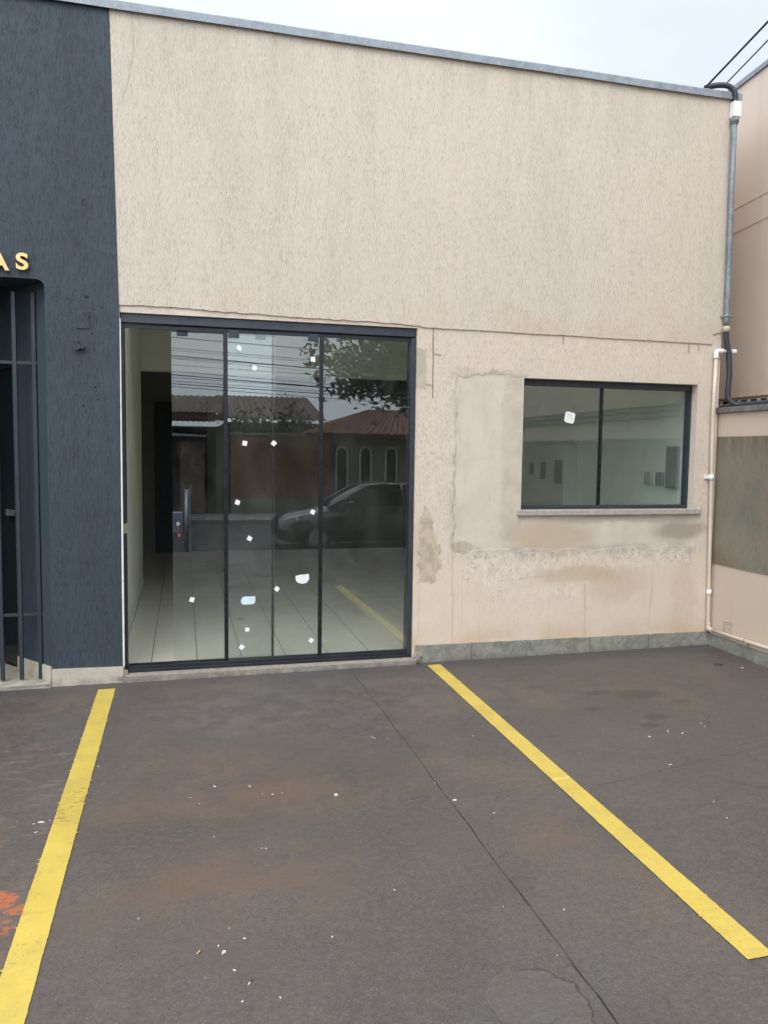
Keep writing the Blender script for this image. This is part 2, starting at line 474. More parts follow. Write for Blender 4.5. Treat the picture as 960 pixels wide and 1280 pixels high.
def mat_ground():
    b = NB('worn_dark_painted_concrete')
    n1 = b.ramp(b.noise(0.55, 5, 0.6, off=(3, 1, 0)), 0.36, 0.64)
    n2 = b.ramp(b.noise(2.2, 6, 0.7, off=(1, 7, 0)), 0.36, 0.66)
    fine = b.noise(160, 3, 0.7)
    mid = b.noise(38, 6, 0.8)
    grit = b.noise(95, 4, 0.8, off=(3, 0, 0))
    base = b.mix(n1, (0.067, 0.059, 0.055), (0.095, 0.080, 0.071))
    base = b.mix(b.mul(n2, 0.55), base, (0.090, 0.074, 0.064))
    brown = b.mul(b.ramp(b.noise(1.25, 5, 0.65, off=(5.3, 2.1, 0)), 0.50, 0.68), 0.6)
    base = b.mix(brown, base, (0.135, 0.096, 0.070))
    blue = b.mul(b.ramp(b.noise(1.6, 4, 0.6, off=(1.3, 8.1, 0)), 0.52, 0.7), 0.5)
    base = b.mix(blue, base, (0.080, 0.079, 0.082))
    base = b.mix(b.mul(b.ramp(mid, 0.46, 0.70), 0.40), base, (0.145, 0.122, 0.106))
    base = b.mix(b.mul(b.ramp(mid, 0.5, 0.34), 0.28), base, (0.054, 0.047, 0.044))
    base = b.mix(b.mul(b.ramp(fine, 0.54, 0.72), 0.45), base, (0.21, 0.182, 0.165))
    base = b.mix(b.mul(b.ramp(grit, 0.52, 0.66), 0.34), base, (0.170, 0.146, 0.128))
    base = b.mix(b.mul(b.ramp(grit, 0.46, 0.34), 0.42), base, (0.040, 0.034, 0.031))
    big = b.mul(b.ellmask(b.warp(1.5, 0.7, 5), 0, 1, 0.25, -2.15, 1.0, 0.95, 0.7), b.ramp(b.noise(2.4, 6, 0.7, off=(7, 1, 0)), 0.38, 0.62))
    base = b.mix(b.mul(big, 0.5), base, (0.108, 0.077, 0.059))
    # drag scuffs, wider where traffic passes
    sc = b.noise(1.0, 4, 0.6, st=(9, 38, 1), off=(2, 0, 0), dist=0.6)
    base = b.mix(b.mul(b.ramp(sc, 0.60, 0.74), b.ramp(b.noise(1.4, 3, off=(9, 3, 0)), 0.45, 0.6), 0.35), base, (0.18, 0.15, 0.13))
    wv = b.warp(5, 0.14, 5)
    wear = b.ramp(b.noise(4.5, 6, 0.75, st=(0.8, 1.4, 1), off=(2, 5, 1)), 0.36, 0.62)
    # specific brown wear patches
    for (cx, cy, rx, ry, am) in ((0.22, -1.75, 0.38, 0.28, .6), (0.55, -2.0, 0.4, 0.16, .45), (-0.1, -1.95, .28, .14, .4), (0.28, -2.65, 0.32, 0.22, .6), (-0.05, -2.6, 0.2, 0.14, .45), (1.48, -2.55, 0.15, 0.2, .55), (1.3, -1.2, .15, .3, .3), (2.9, -2.4, .4, .3, .3)):
        base = b.mix(b.mul(b.ellmask(wv, 0, 1, cx, cy, rx, ry, 0.75), am, wear), base, (0.140, 0.090, 0.062))
    # bare red-orange soil showing left of the left line
    wr = b.warp(9, 0.13, 8, off=(0, 3, 0))
    org = b.math('MAXIMUM', b.ellmask(wr, 0, 1, -0.66, -2.53, 0.085, 0.045, 0.12), b.ellmask(wr, 0, 1, -0.575, -2.605, 0.040, 0.030, 0.12))
    org = b.math('MAXIMUM', org, b.mul(b.ellmask(wr, 0, 1, -0.66, -2.70, 0.10, 0.05, 0.3), b.ramp(b.noise(30, 3), 0.5, 0.56)))
    halo = b.mul(b.boxmask(wr, 0, 1, -1.4, -0.50, -3.1, -2.35, 0.1), b.ramp(b.noise(9, 5, 0.7, off=(4, 0, 0)), 0.45, 0.65))
    base = b.mix(b.mul(halo, 0.65), base, (0.17, 0.115, 0.090))
    halo2 = b.mul(b.boxmask(wr, 0, 1, -1.4, -0.48, -2.25, -1.0, 0.15), b.ramp(b.noise(1, 5, 0.7, st=(6, 16, 1), off=(4, 6, 0)), 0.52, 0.66))
    base = b.mix(b.mul(halo2, 0.5), base, (0.20, 0.155, 0.125))
    base = b.mix(b.mul(org, b.ramp(b.noise(60, 4, 0.7), 0.36, 0.5)), base, (0.36, 0.115, 0.052))
    # darker, greyer strip along the wall foot
    x = b.xyz()
    foot = b.mul(b.ramp(b.xyz(wv)[1], -0.30, -0.12), 0.45)
    base = b.mix(foot, base, (0.062, 0.060, 0.064))
    # paler worn zone before the door
    base = b.mix(b.mul(b.ellmask(wv, 0, 1, 0.7, -0.7, 1.0, 0.45, 0.6), b.ramp(b.noise(6, 5, 0.7, off=(6, 6, 0)), 0.42, 0.62), 0.4), base, (0.155, 0.135, 0.125))
    # oil spots at right
    for (cx, cy, rx, ry) in ((2.86, -1.02, 0.17, 0.09), (2.62, -0.93, 0.10, 0.05), (2.42, -1.20, 0.06, 0.04), (2.73, -1.42, 0.075, 0.055), (2.62, -1.53, 0.065, 0.045), (2.25, -0.72, 0.08, 0.03), (3.05, -1.2, 0.07, 0.04)):
        base = b.mix(b.mul(b.ellmask(b.warp(13, 0.04), 0, 1, cx, cy, rx, ry, 0.3), 0.5), base, (0.055, 0.047, 0.043))
    # cracks
    wc = b.warp(4.0, 0.028, 7)
    wc2 = b.warp(9, 0.05, 5, off=(2, 2, 2))
    brk = b.mul(b.ramp(b.noise(5, 4, 0.7, off=(3, 3, 3)), 0.40, 0.56), b.ramp(b.xyz()[1], -1.2, -2.8, 0.35, 1.0))
    joint = b.linemask(wc, 0, 1, (1.150, 0.05), (1.192, -7.2), 0.0012, 0.0040)
    crack = b.mul(joint, b.math('ADD', 0.38, b.mul(brk, 0.6)))
    c2 = b.linemask(wc2, 0, 1, (1.9, -2.18), (4.2, -1.72), 0.001, 0.004)
    c3 = b.linemask(wc2, 0, 1, (1.2, -2.15), (1.75, -2.12), 0.001, 0.003)
    c4 = b.linemask(wc2, 0, 1, (1.98, -0.25), (2.02, -0.95), 0.001, 0.004)
    crack = b.math('MAXIMUM', crack, b.mul(b.math('MAXIMUM', b.math('MAXIMUM', c2, c3), c4), 0.32))
    vh, _ = b.voronoi(1.7, 'DISTANCE_TO_EDGE', off=(0.3, 0.2, 0))
    wvn = b.t.nodes[-1]
    b.link(b.scaled((1, 1, 0.02), v=b.warp(2.5, 0.35, 6, off=(1, 1, 1))), wvn.inputs['Vector'])
    hair = b.mul(b.ramp(vh, 0.007, 0.002), b.ramp(b.noise(1.3, 3, off=(2, 6, 2)), 0.52, 0.64), 0.24)
    crack = b.math('MAXIMUM', crack, hair)
    # spalled plate at the bottom
    wp = b.warp(6, 0.16, 8, off=(5, 0, 5))
    pl = b.ellmask(wp, 0, 1, 0.98, -3.48, 0.14, 0.19, 0.03)
    pr = b.math('SUBTRACT', b.ellmask(wp, 0, 1, 0.98, -3.48, 0.147, 0.197, 0.025), b.ellmask(wp, 0, 1, 0.98, -3.48, 0.139, 0.189, 0.025), clamp=True)
    base = b.mix(b.mul(pl, 0.16), base, (0.155, 0.130, 0.112))
    base = b.mix(crack, base, (0.020, 0.017, 0.015))
    base = b.mix(b.mul(pr, b.ramp(x[0], 0.90, 1.05), 0.65), base, (0.030, 0.024, 0.020))
    # small pale flecks worn into the coating
    vd, vc = b.voronoi(7, rnd=1.0)
    fl = b.mul(b.ramp(vd, 0.045, 0.025), b.ramp(b.noise(3, 2, off=(0, 9, 0)), 0.5, 0.55))
    base = b.mix(b.mul(fl, 0.6), base, (0.36, 0.32, 0.29))
    h = b.math('ADD', b.mul(grit, 0.45), b.mul(mid, 0.12))
    h = b.math('SUBTRACT', h, b.mul(crack, 1.5))
    h = b.math('SUBTRACT', h, b.mul(pl, 0.8))
    rg = b.ramp(b.math('ADD', b.mul(n2, 0.5), b.mul(mid, 0.5)), 0.3, 0.8, 0.50, 0.78)
    lump = b.bump(b.noise(1.7, 2, 0.4), 0.02, 0.25)
    return b.done(base, rg, None, b.bump(h, 0.0035, 0.6, lump), 0.35)

def mat_yellow():
    b = NB('yellow_line_paint')
    n = b.ramp(b.noise(3, 5, 0.65), 0.3, 0.7)
    base = b.mix(n, (0.53, 0.385, 0.070), (0.59, 0.435, 0.088))
    base = b.mix(b.mul(b.ramp(b.noise(40, 4, 0.7), 0.55, 0.75), 0.3), base, (0.56, 0.38, 0.055))
    wv = b.warp(18, 0.05, 5)
    # scuffs on the left line, a brown patch on the right one
    cr = b.noise(1, 4, 0.7, st=(22, 60, 1), dist=1.5)
    dirt = b.mul(b.ellmask(wv, 0, 1, -0.48, -1.83, 0.10, 0.19, 0.3), b.ramp(cr, 0.53, 0.6))
    base = b.mix(b.mul(dirt, 0.75), base, (0.16, 0.10, 0.035))
    base = b.mix(b.mul(b.ellmask(wv, 0, 1, -0.48, -1.78, 0.10, 0.25, 0.5), 0.25), base, (0.36, 0.25, 0.06))
    base = b.mix(b.mul(b.ellmask(wv, 0, 1, 1.745, -1.12, 0.05, 0.10, 0.5), 0.45), base, (0.44, 0.27, 0.05))
    grime = b.mul(b.ramp(b.noise(6, 6, 0.75, off=(1, 5, 0)), 0.42, 0.66), 0.6)
    base = b.mix(grime, base, (0.44, 0.33, 0.085))
    tyre = b.mul(b.ramp(b.noise(1, 5, 0.7, st=(3, 26, 1), off=(4, 4, 0)), 0.58, 0.68), 0.35)
    base = b.mix(tyre, base, (0.30, 0.23, 0.075))
    chipd = b.mul(b.ramp(b.noise(48, 6, 0.8, off=(6, 2, 2)), 0.60, 0.64), b.ramp(b.noise(4, 3, off=(9, 2, 0)), 0.40, 0.58))
    base = b.mix(b.mul(chipd, 0.85), base, (0.10, 0.085, 0.07))
    sp = b.mul(b.ramp(b.noise(70, 3, 0.6, off=(2, 2, 2)), 0.64, 0.72), 0.5)
    base = b.mix(sp, base, (0.30, 0.21, 0.05))
    jn = b.linemask(wv, 0, 1, (1.70, -2.09), (1.83, -2.06), 0.002, 0.004)
    base = b.mix(b.mul(jn, 0.5), base, (0.85, 0.72, 0.35))
    h = b.math('ADD', b.mul(b.noise(14, 5, 0.7, st=(0.7, 1.3, 1)), 0.6), b.mul(b.noise(160, 3, 0.7), 0.3))
    return b.done(base, 0.5, None, b.bump(h, 0.002, 0.5), 0.4)

def mat_glass(name, tint, f0):
    b = NB(name)
    t = b.t
    t.nodes.remove(b.bsdf)
    g = b.node('ShaderNodeNewGeometry')
    d = b.math('ABSOLUTE', b.vec('DOT_PRODUCT', g.outputs['Incoming'], g.outputs['Normal']))
    fr = b.math('ADD', f0, b.math('MULTIPLY', b.math('POWER', b.math('SUBTRACT', 1.0, d), 5.0), 1 - f0))
    tr = b.node('ShaderNodeBsdfTransparent')
    tr.inputs[0].default_value = (*tint, 1)
    gl = b.node('ShaderNodeBsdfGlossy')
    gl.inputs['Color'].default_value = (0.93, 0.97, 0.98, 1)
    gl.inputs['Roughness'].default_value = 0.0
    # a film of dust on the pane
    df = b.node('ShaderNodeBsdfDiffuse')
    df.inputs[0].default_value = (0.55, 0.55, 0.52, 1)
    mx = b.node('ShaderNodeMixShader')
    b.link(fr, mx.inputs[0])
    b.link(tr.outputs[0], mx.inputs[1])
    b.link(gl.outputs[0], mx.inputs[2])
    m2 = b.node('ShaderNodeMixShader')
    dust = b.math('MULTIPLY', b.ramp(b.noise(5, 5, 0.7, st=(1, 1, 0.6)), 0.35, 0.75), 0.022)
    b.link(dust, m2.inputs[0])
    b.link(mx.outputs[0], m2.inputs[1])
    b.link(df.outputs[0], m2.inputs[2])
    b.link(m2.outputs[0], b.out.inputs[0])
    return b.m

def mat_tile(name, c, tw, tl, groutc, rough=0.18):
    b = NB(name)
    o = b.xyz()
    cx = b.math('FRACT', b.math('DIVIDE', b.math('ADD', o[0], 0.229 + 20 * tw), tw))
    cy = b.math('FRACT', b.math('DIVIDE', b.math('ADD', o[1], 20 * tl), tl))
    def g(v, w):
        e = b.math('MINIMUM', v, b.math('SUBTRACT', 1.0, v))
        return b.ramp(e, w, w * 0.5)
    gr = b.math('MAXIMUM', g(cx, 0.016), b.mul(g(cy, 0.012), 0.4))
    n = b.ramp(b.noise(2, 4, 0.6, st=(2.0, 0.5, 1)), 0.3, 0.7)
    base = b.mix(n, tuple(x * 0.94 for x in c), c)
    base = b.mix(b.mul(gr, 0.85), base, groutc)
    return b.done(base, b.math('ADD', rough, b.mul(gr, 0.5)), None, b.bump(b.math('SUBTRACT', 1.0, gr), 0.001, 0.5), 0.5)

def mat_stone(name, c1, c2, c3, scale=9, grout_step=None, z1=0.13):
    b = NB(name)
    n = b.ramp(b.noise(scale, 6, 0.72, dist=0.8), 0.32, 0.68)
    base = b.mix(n, c1, c2)
    base = b.mix(b.mul(b.ramp(b.noise(scale * 5, 4, 0.7, off=(3, 3, 1)), 0.52, 0.68), 0.5), base, c3)
    o = b.xyz()
    dirt = b.mul(b.ramp(o[2], 0.06, 0.0), b.ramp(b.noise(11, 4), 0.35, 0.6), 0.6)
    base = b.mix(dirt, base, tuple(x * 0.55 for x in c1))
    if grout_step:
        jx = b.math('ADD', o[0], b.mul(b.noise(1.1, 1, st=(1, 0, 0)), 0.5))
        f = b.math('FRACT', b.math('DIVIDE', b.math('ADD', jx, 10 * grout_step - 1.76), grout_step))
        e = b.math('MINIMUM', f, b.math('SUBTRACT', 1.0, f))
        base = b.mix(b.mul(b.ramp(e, 0.014, 0.006), 0.6), base, tuple(x * 0.6 for x in c1))
    return b.done(base, 0.85, None, b.bump(b.noise(scale * 9, 4, 0.7), 0.004, 0.6), 0.3)

def mat_side_wall():
    b = NB('side_wall_paint')
    o = b.xyz()
    n = b.ramp(b.noise(1.2, 4, 0.6, st=(1, 1, 0.6)), 0.3, 0.7)
    base = b.mix(n, (0.56, 0.455, 0.37), (0.60, 0.49, 0.40))
    st = b.noise(1.0, 4, 0.6, st=(14, 14, 1.1))
    base = b.mix(b.mul(b.ramp(st, 0.55, 0.75), 0.25), base, (0.45, 0.37, 0.29))
    low = b.mul(b.ramp(o[2], 0.42, 0.12), b.ramp(b.noise(4, 4), 0.3, 0.65), 0.55)
    base = b.mix(low, base, (0.58, 0.47, 0.33))
    h = b.noise(55, 4, 0.6)
    return b.done(base, 0.9, None, b.bump(h, 0.002, 0.5), 0.25)

def mat_band():
    b = NB('weathered_olive_render')
    h, gr, fine = grafiato(b)
    o = b.xyz()
    n = b.ramp(b.noise(1.6, 5, 0.65, st=(1, 1, 0.7), off=(2, 2, 2)), 0.3, 0.7)
    base = b.mix(n, (0.225, 0.195, 0.15), (0.26, 0.23, 0.18))
    top = b.mul(b.ramp(o[2], 1.45, 1.72), b.ramp(b.noise(1, 4, 0.6, st=(18, 18, 1.4)), 0.35, 0.62))
    base = b.mix(b.mul(top, 0.55), base, (0.15, 0.095, 0.068))
    bot = b.mul(b.ramp(o[2], 0.95, 0.72), b.ramp(b.noise(3, 4, off=(1, 4, 4)), 0.35, 0.6))
    base = b.mix(b.mul(bot, 0.55), base, (0.20, 0.125, 0.09))
    grn = b.mul(b.ramp(b.noise(2.5, 4, off=(0, 7, 0)), 0.5, 0.68), 0.45)
    base = b.mix(grn, base, (0.155, 0.17, 0.125))
    base = b.mix(b.mul(gr, 0.3), base, (0.14, 0.115, 0.09))
    base = b.mix(b.mul(b.ramp(fine, 0.5, 0.7), 0.2), base, (0.30, 0.27, 0.21))
    return b.done(base, 0.92, None, b.bump(h, 0.004, 0.8), 0.22)

def mat_neighbour():
    b = NB('pinkish_beige_paint')
    n = b.ramp(b.noise(0.7, 4, 0.6, st=(1, 1, 0.5)), 0.3, 0.7)
    base = b.mix(n, (0.60, 0.50, 0.420), (0.64, 0.535, 0.455))
    o = b.xyz()
    low = b.mul(b.ramp(o[2], 2.35, 2.05), b.ramp(b.noise(4, 4), 0.3, 0.6), 0.5)
    base = b.mix(low, base, (0.48, 0.36, 0.25))
    run = b.noise(1.0, 4, 0.6, st=(5, 5, 0.35), off=(1, 0, 0))
    base = b.mix(b.mul(b.ramp(run, 0.5, 0.7), 0.3), base, (0.54, 0.44, 0.365))
    return b.done(base, 0.88, None, b.bump(b.noise(60, 3), 0.001, 0.4), 0.25)

def mat_galv(name, c=(0.25, 0.28, 0.31), rough=0.55, metal=0.4):
    b = NB(name)
    vd, vc = b.voronoi(70)
    n = b.ramp(b.noise(12, 5, 0.7), 0.3, 0.7)
    base = b.mix(n, tuple(x * 0.75 for x in c), tuple(x * 1.2 for x in c))
    base = b.mix(b.mul(b.ramp(b.noise(60, 3, 0.7, off=(2, 2, 2)), 0.55, 0.7), 0.5), base, (0.55, 0.56, 0.56))
    return b.done(base, b.ramp(n, 0, 1, rough - 0.1, rough + 0.1), metal, None, 0.5)

M = {}
M['upper'] = mat_upper()
M['lower'] = mat_lower()
M['blue'] = mat_blue()
M['lot'] = mat_ground()
M['yellow'] = mat_yellow()
M['glass'] = mat_glass('door_glass', (0.945, 0.965, 0.955), 0.075)
M['wglass'] = mat_glass('window_glass', (0.88, 0.94, 0.93), 0.080)
M['tile'] = mat_tile('pale_floor_tile', (0.74, 0.69, 0.58), 0.318, 0.318, (0.10, 0.095, 0.085))
M['stone'] = mat_stone('grey_green_stone', (0.165, 0.168, 0.145), (0.30, 0.295, 0.255), (0.40, 0.37, 0.30), 13, 0.52)
M['stone_pale'] = mat_stone('pale_cement_base', (0.40, 0.37, 0.30), (0.50, 0.45, 0.37), (0.30, 0.29, 0.24), 12)
M['concrete'] = mat_stone('rough_concrete', (0.22, 0.20, 0.175), (0.34, 0.30, 0.25), (0.42, 0.36, 0.29), 25)
M['sidewall'] = mat_side_wall()
M['band'] = mat_band()
M['neigh'] = mat_neighbour()
M['galv'] = mat_galv('galvanised_sheet')
M['conduit'] = mat_galv('grey_conduit_pipe', (0.20, 0.23, 0.245), 0.5, 0.2)
M['frame'] = simple('dark_grey_aluminium', (0.044, 0.051, 0.064), 0.38, 0.25, 0.1, 6)
M['track'] = simple('black_track', (0.025, 0.028, 0.034), 0.4, 0.3)
M['stile'] = simple('brushed_stile', (0.022, 0.025, 0.030), 0.3, 0.5, 0.1, 5)
M['clamp'] = simple('dark_clamp', (0.045, 0.055, 0.070), 0.35, 0.5)
M['chrome'] = simple('pale_metal', (0.62, 0.62, 0.62), 0.3, 0.8)
M['white_strip'] = simple('white_sealant', (0.66, 0.64, 0.62), 0.6, 0, 0.1, 10)
M['paper'] = simple('white_paper', (0.80, 0.80, 0.78), 0.7, 0, 0.05, 30)
M['bluepaper'] = simple('pale_blue_paper', (0.60, 0.72, 0.78), 0.6, 0, 0.08, 25)
M['greytape'] = simple('grey_tape', (0.12, 0.12, 0.11), 0.6)
M['ink'] = simple('grey_ink', (0.18, 0.19, 0.2), 0.6)
M['cop'] = simple('weathered_coping', (0.17, 0.165, 0.155), 0.85, 0, 0.25, 12)
M['gold'] = simple('brushed_gold', (0.70, 0.52, 0.22), 0.36, 0.55, 0.08, 20)
M['bars'] = simple('blue_grey_bar_paint', (0.026, 0.033, 0.043), 0.5, 0.1)
M['white_pipe'] = simple('painted_cream_pipe', (0.60, 0.51, 0.42), 0.5, 0, 0.08, 6)
M['white_plastic'] = simple('white_plastic', (0.82, 0.82, 0.82), 0.4, 0, 0.04, 6)
M['hose'] = simple('black_corrugated_hose', (0.030, 0.036, 0.048), 0.45)
M['wire'] = simple('black_cable', (0.020, 0.022, 0.026), 0.6)
M['sill'] = mat_stone('grey_granite', (0.34, 0.31, 0.28), (0.46, 0.42, 0.38), (0.15, 0.14, 0.13), 40)
M['inwall'] = simple('interior_paint', (0.80, 0.79, 0.70), 0.75, 0, 0.04, 1.5)
M['inwall2'] = simple('interior_paint_grey', (0.62, 0.63, 0.58), 0.75, 0, 0.04, 1.5)
M['inwall3'] = simple('interior_paint_shaded', (0.22, 0.22, 0.20), 0.75, 0, 0.06, 1.5)  # interior paint darkened to hold the shade at the back of the room
M['door_shade'] = simple('painted_doorway_shade', (0.035, 0.042, 0.058), 0.6)  # dark colour stands in for the shade in an open doorway
M['ceiling'] = simple('ceiling_paint', (0.85, 0.85, 0.82), 0.8, 0, 0.03, 1.5)
M['roof_sheet'] = simple('fibre_cement', (0.25, 0.25, 0.24), 0.85, 0, 0.15, 3)
M['asphalt'] = simple('street_asphalt', (0.060, 0.058, 0.058), 0.85, 0, 0.25, 2, 0.006, 90)
M['pave'] = simple('pavement_concrete', (0.27, 0.25, 0.23), 0.85, 0, 0.2, 3, 0.004, 60)
M['earth'] = simple('red_earth', (0.20, 0.12, 0.08), 0.95, 0, 0.25, 1.0)
M['brick_red'] = simple('faded_red_wall', (0.22, 0.105, 0.075), 0.85, 0, 0.2, 2)
M['grey_house'] = simple('grey_green_wall', (0.20, 0.20, 0.165), 0.85, 0, 0.15, 2)
M['clay'] = simple('clay_roof_tile', (0.26, 0.115, 0.075), 0.8, 0, 0.3, 5)
M['old_roof'] = simple('old_brown_roof', (0.185, 0.12, 0.10), 0.85, 0, 0.25, 3)
M['dark_glass'] = simple('dark_window_glass', (0.015, 0.02, 0.022), 0.08, 0, 0.1, 3, spec=0.6)
M['tan_gate'] = simple('tan_gate_panel', (0.25, 0.17, 0.12), 0.75, 0, 0.2, 4)
M['canopy'] = simple('pale_blue_canopy', (0.50, 0.56, 0.62), 0.6)
M['car'] = simple('dark_car_paint', (0.19, 0.20, 0.205), 0.16, 0.85, 0.05, 3, spec=0.8)
M['tyre'] = simple('tyre_rubber', (0.02, 0.02, 0.02), 0.85)
M['rim'] = simple('alloy_rim', (0.45, 0.46, 0.47), 0.3, 0.8)
M['lamp_glass'] = simple('headlamp_glass', (0.55, 0.57, 0.58), 0.1, 0.3)
M['bark'] = simple('tree_bark', (0.11, 0.085, 0.06), 0.9, 0, 0.3, 12, 0.01, 30)
M['pole'] = simple('concrete_pole', (0.30, 0.29, 0.27), 0.85)
M['hatch'] = simple('dirty_cream_plastic', (0.44, 0.38, 0.29), 0.6, 0, 0.15, 18)
M['grille'] = simple('grey_grille', (0.24, 0.26, 0.255), 0.5)
M['red'] = simple('red_key_tag', (0.35, 0.05, 0.04), 0.5)
M['vent'] = simple('white_block', (0.60, 0.57, 0.52), 0.85, 0, 0.15, 14)
M['rust'] = simple('rusty_flashing', (0.25, 0.13, 0.07), 0.85, 0, 0.3, 14)

def mat_leaf():
    b = NB('dark_leaf')
    oi = b.node('ShaderNodeObjectInfo')
    n = b.noise(3, 3)
    c = b.mix(b.ramp(n, 0.3, 0.7), (0.024, 0.036, 0.017), (0.050, 0.068, 0.030))
    return b.done(c, 0.5, None, None, 0.4)
M['leaf'] = mat_leaf()

# ================================================================== SETTING
# forecourt, ramp, pavement, road, land
bm = BM()
grid(bm, -9.0, 4.20, -7.2, 0.06, 26, 16, lambda x, y: gz(x, y))
struct('parking_lot', bm, M['lot'], 'dark worn concrete forecourt with brown wear and a long crack')
bm = BM()
z1 = lambda x: gz(x, -7.2)
grid(bm, -9.0, 4.20, -9.3, -7.2, 12, 4, lambda x, y: z1(x) + (y + 7.2) / 2.1 * (z1(x) + 0.44))
struct('driveway', bm, M['pave'])
bm = BM()
box(bm, -60, 60, -9.46, -9.3, -0.60, -0.44, 0.015)
struct('kerb', bm, M['pave'])
bm = BM()
grid(bm, -60, 60, -17.4, -9.46, 30, 4, lambda x, y: -0.575 - 0.004 * abs(y + 13.4))
struct('road', bm, M['asphalt'])
bm = BM()
box(bm, -60, 60, -19.6, -17.4, -0.62, -0.46, 0.015)
struct('pavement', bm, M['pave'])
bm = BM()
grid(bm, -400, 400, -400, 400, 4, 4, lambda x, y: -0.66)
struct('ground', bm, M['earth'])

# ================================================================== SHOP BUILDING
shop = thing('shop_building', 'beige single-storey shop with scratched render, glass door and small window', 'building', (1.87, 0.0, 0.0))
DX0, DX1, DZ0, DZ1 = -0.392, 1.628, 0.03, 2.443          # door opening
WX0, WX1, WZ0, WZ1 = 2.463, 3.955, 1.135, 2.122          # window opening
T = 0.16
bm = BM()
box(bm, -0.46, DX0, 0, T, -0.05, DZ1)
box(bm, -0.46, 4.15, 0, T, DZ1, 4.33)
box(bm, DX1, WX0, 0, T, -0.05, DZ1)
box(bm, WX1, 4.15, 0, T, -0.05, DZ1)
box(bm, WX0, WX1, 0, T, -0.05, WZ0 - 0.04)
box(bm, WX0, WX1, 0, T, WZ1, DZ1)
obj('wall', bm, M['lower'], shop)
# side and rear walls, so the block is closed
bm = BM()
box(bm, 4.03, 4.15, T, 9.0, -0.05, 4.33)
obj('outer_wall', bm, M['sidewall'], shop)
bm = BM()
box(bm, -0.60, -0.455, T, 3.56, -0.05, 4.33)
obj('outer_wall', bm, M['sidewall'], shop)
bm = BM()
box(bm, -1.6, 4.03, 8.9, 9.0, -0.05, 4.33)
obj('outer_wall', bm, M['sidewall'], shop)
# upper render coat, a few mm proud, with a ragged lower edge
bm = BM()
pts = []
N_ = 260
xr = 4.062
for i in range(N_ + 1):
    x = -0.398 + (xr + 0.398) * i / N_
    if x < 1.65:
        z = 2.492 - 0.014 * (x + 0.4)
        z += 0.010 * mnoise.noise((x * 3.1, 1.7, 0)) + 0.006 * mnoise.noise((x * 17, 4.2, 0)) + 0.003 * mnoise.noise((x * 60, 4.2, 0))
    else:
        z = 2.452 - 0.004 * (x - 1.65)
        z += 0.003 * mnoise.noise((x * 3, 7, 0)) + 0.003 * mnoise.noise((x * 30, 2, 0))
    pts.append((x, z))
pts += [(xr + 0.001, 2.52), (4.148, 2.54), (4.148, 4.326), (-0.430, 4.326)]
prism(bm, pts, -0.010, 0.0, 'y')
obj('upper_render', bm, M['upper'], shop)
# plaster seam and metal coping
bm = BM()
n = 60
prof = [(-0.035, 0.0), (-0.035, -0.030), (-0.031, -0.030), (-0.031, -0.004), (-0.012, 0.006), (0.17, 0.006), (0.17, 0.028), (-0.025, 0.028), (-0.035, 0.018)]
rings = []
for i in range(n + 1):
    x = -6.0 + (4.215 + 6.0) * i / n
    w = 0.004 * mnoise.noise((x * 1.3, 0, 3)) + 0.002 * mnoise.noise((x * 5, 0, 8))
    rings.append([bm.verts.new((x, p[0] + 0.5 * w, 4.337 + p[1] + w)) for p in prof])
for i in range(n):
    for k in range(len(prof)):
        l = (k + 1) % len(prof)
        bm.faces.new([rings[i][k], rings[i][l], rings[i + 1][l], rings[i + 1][k]])
bm.faces.new(rings[0])
bm.faces.new(list(reversed(rings[-1])))
obj('roof_coping', bm, M['galv'], shop)
HX0, HX1, HY0, HY1 = -0.3, 1.6, 0.35, 1.55          # unseen roof opening, added to let daylight into the front room
def holed(bm, x0, x1, y0, y1, z0, z1):
    box(bm, x0, HX0, y0, y1, z0, z1)
    box(bm, HX1, x1, y0, y1, z0, z1)
    box(bm, HX0, HX1, y0, HY0, z0, z1)
    box(bm, HX0, HX1, HY1, y1, z0, z1)
bm = BM()
holed(bm, -1.6, 4.03, T, 8.9, 3.6, 3.7)
obj('roof', bm, M['roof_sheet'], shop)
bm = BM()
box(bm, HX0, HX1, HY0, HY1, 3.62, 3.63)
obj('added_roof_light', bm, M['wglass'], shop)
bm = BM()
box(bm, HX0 - .05, HX0, HY0 - .05, HY1 + .05, 3.001, 3.599)
box(bm, HX1, HX1 + .05, HY0 - .05, HY1 + .05, 3.001, 3.599)
box(bm, HX0, HX1, HY0 - .05, HY0, 3.001, 3.599)
box(bm, HX0, HX1, HY1, HY1 + .05, 3.001, 3.599)
obj('added_light_shaft', bm, M['ceiling'], shop)  # lining of the added roof opening, out of view
# stone skirting
bm = BM()
n = 50
top, bot = [], []
pl = [(1.645, gz(1.645, 0) - 0.02), (4.158, gz(4.158, 0) - 0.02)]
up = []
for i in range(n + 1):
    x = 4.158 - (4.158 - 1.645) * i / n
    up.append((x, 0.139 - 0.007 * (x - 1.645) / 2.5 + 0.003 * mnoise.noise((x * 6, 2, 2)) + 0.002 * mnoise.noise((x * 25, 2, 2))))
prism(bm, pl + up, -0.016, 0.0, 'y')
obj('stone_skirting', bm, M['stone'], shop)
bm = BM()
box(bm, -0.392, 1.650, -0.045, 0.20, -0.06, 0.046, 0.006)
obj('threshold', bm, M['concrete'], shop)
for (bx, bz, bn) in ((1.655, 0.045, 9), (-0.402, 0.02, 6)):
    bm = BM()
    for k in range(bn):
        m = Matrix.Translation((bx + random.uniform(-.022, .022), -0.014, bz + random.uniform(-.03, .04))) @ Matrix.Rotation(random.uniform(0, 3), 4, 'Y')
        obox(bm, m, random.uniform(.02, .05), random.uniform(.02, .04), random.uniform(.02, .05), 0.006)
    obj('broken_corner_plaster', bm, M['concrete'], shop)
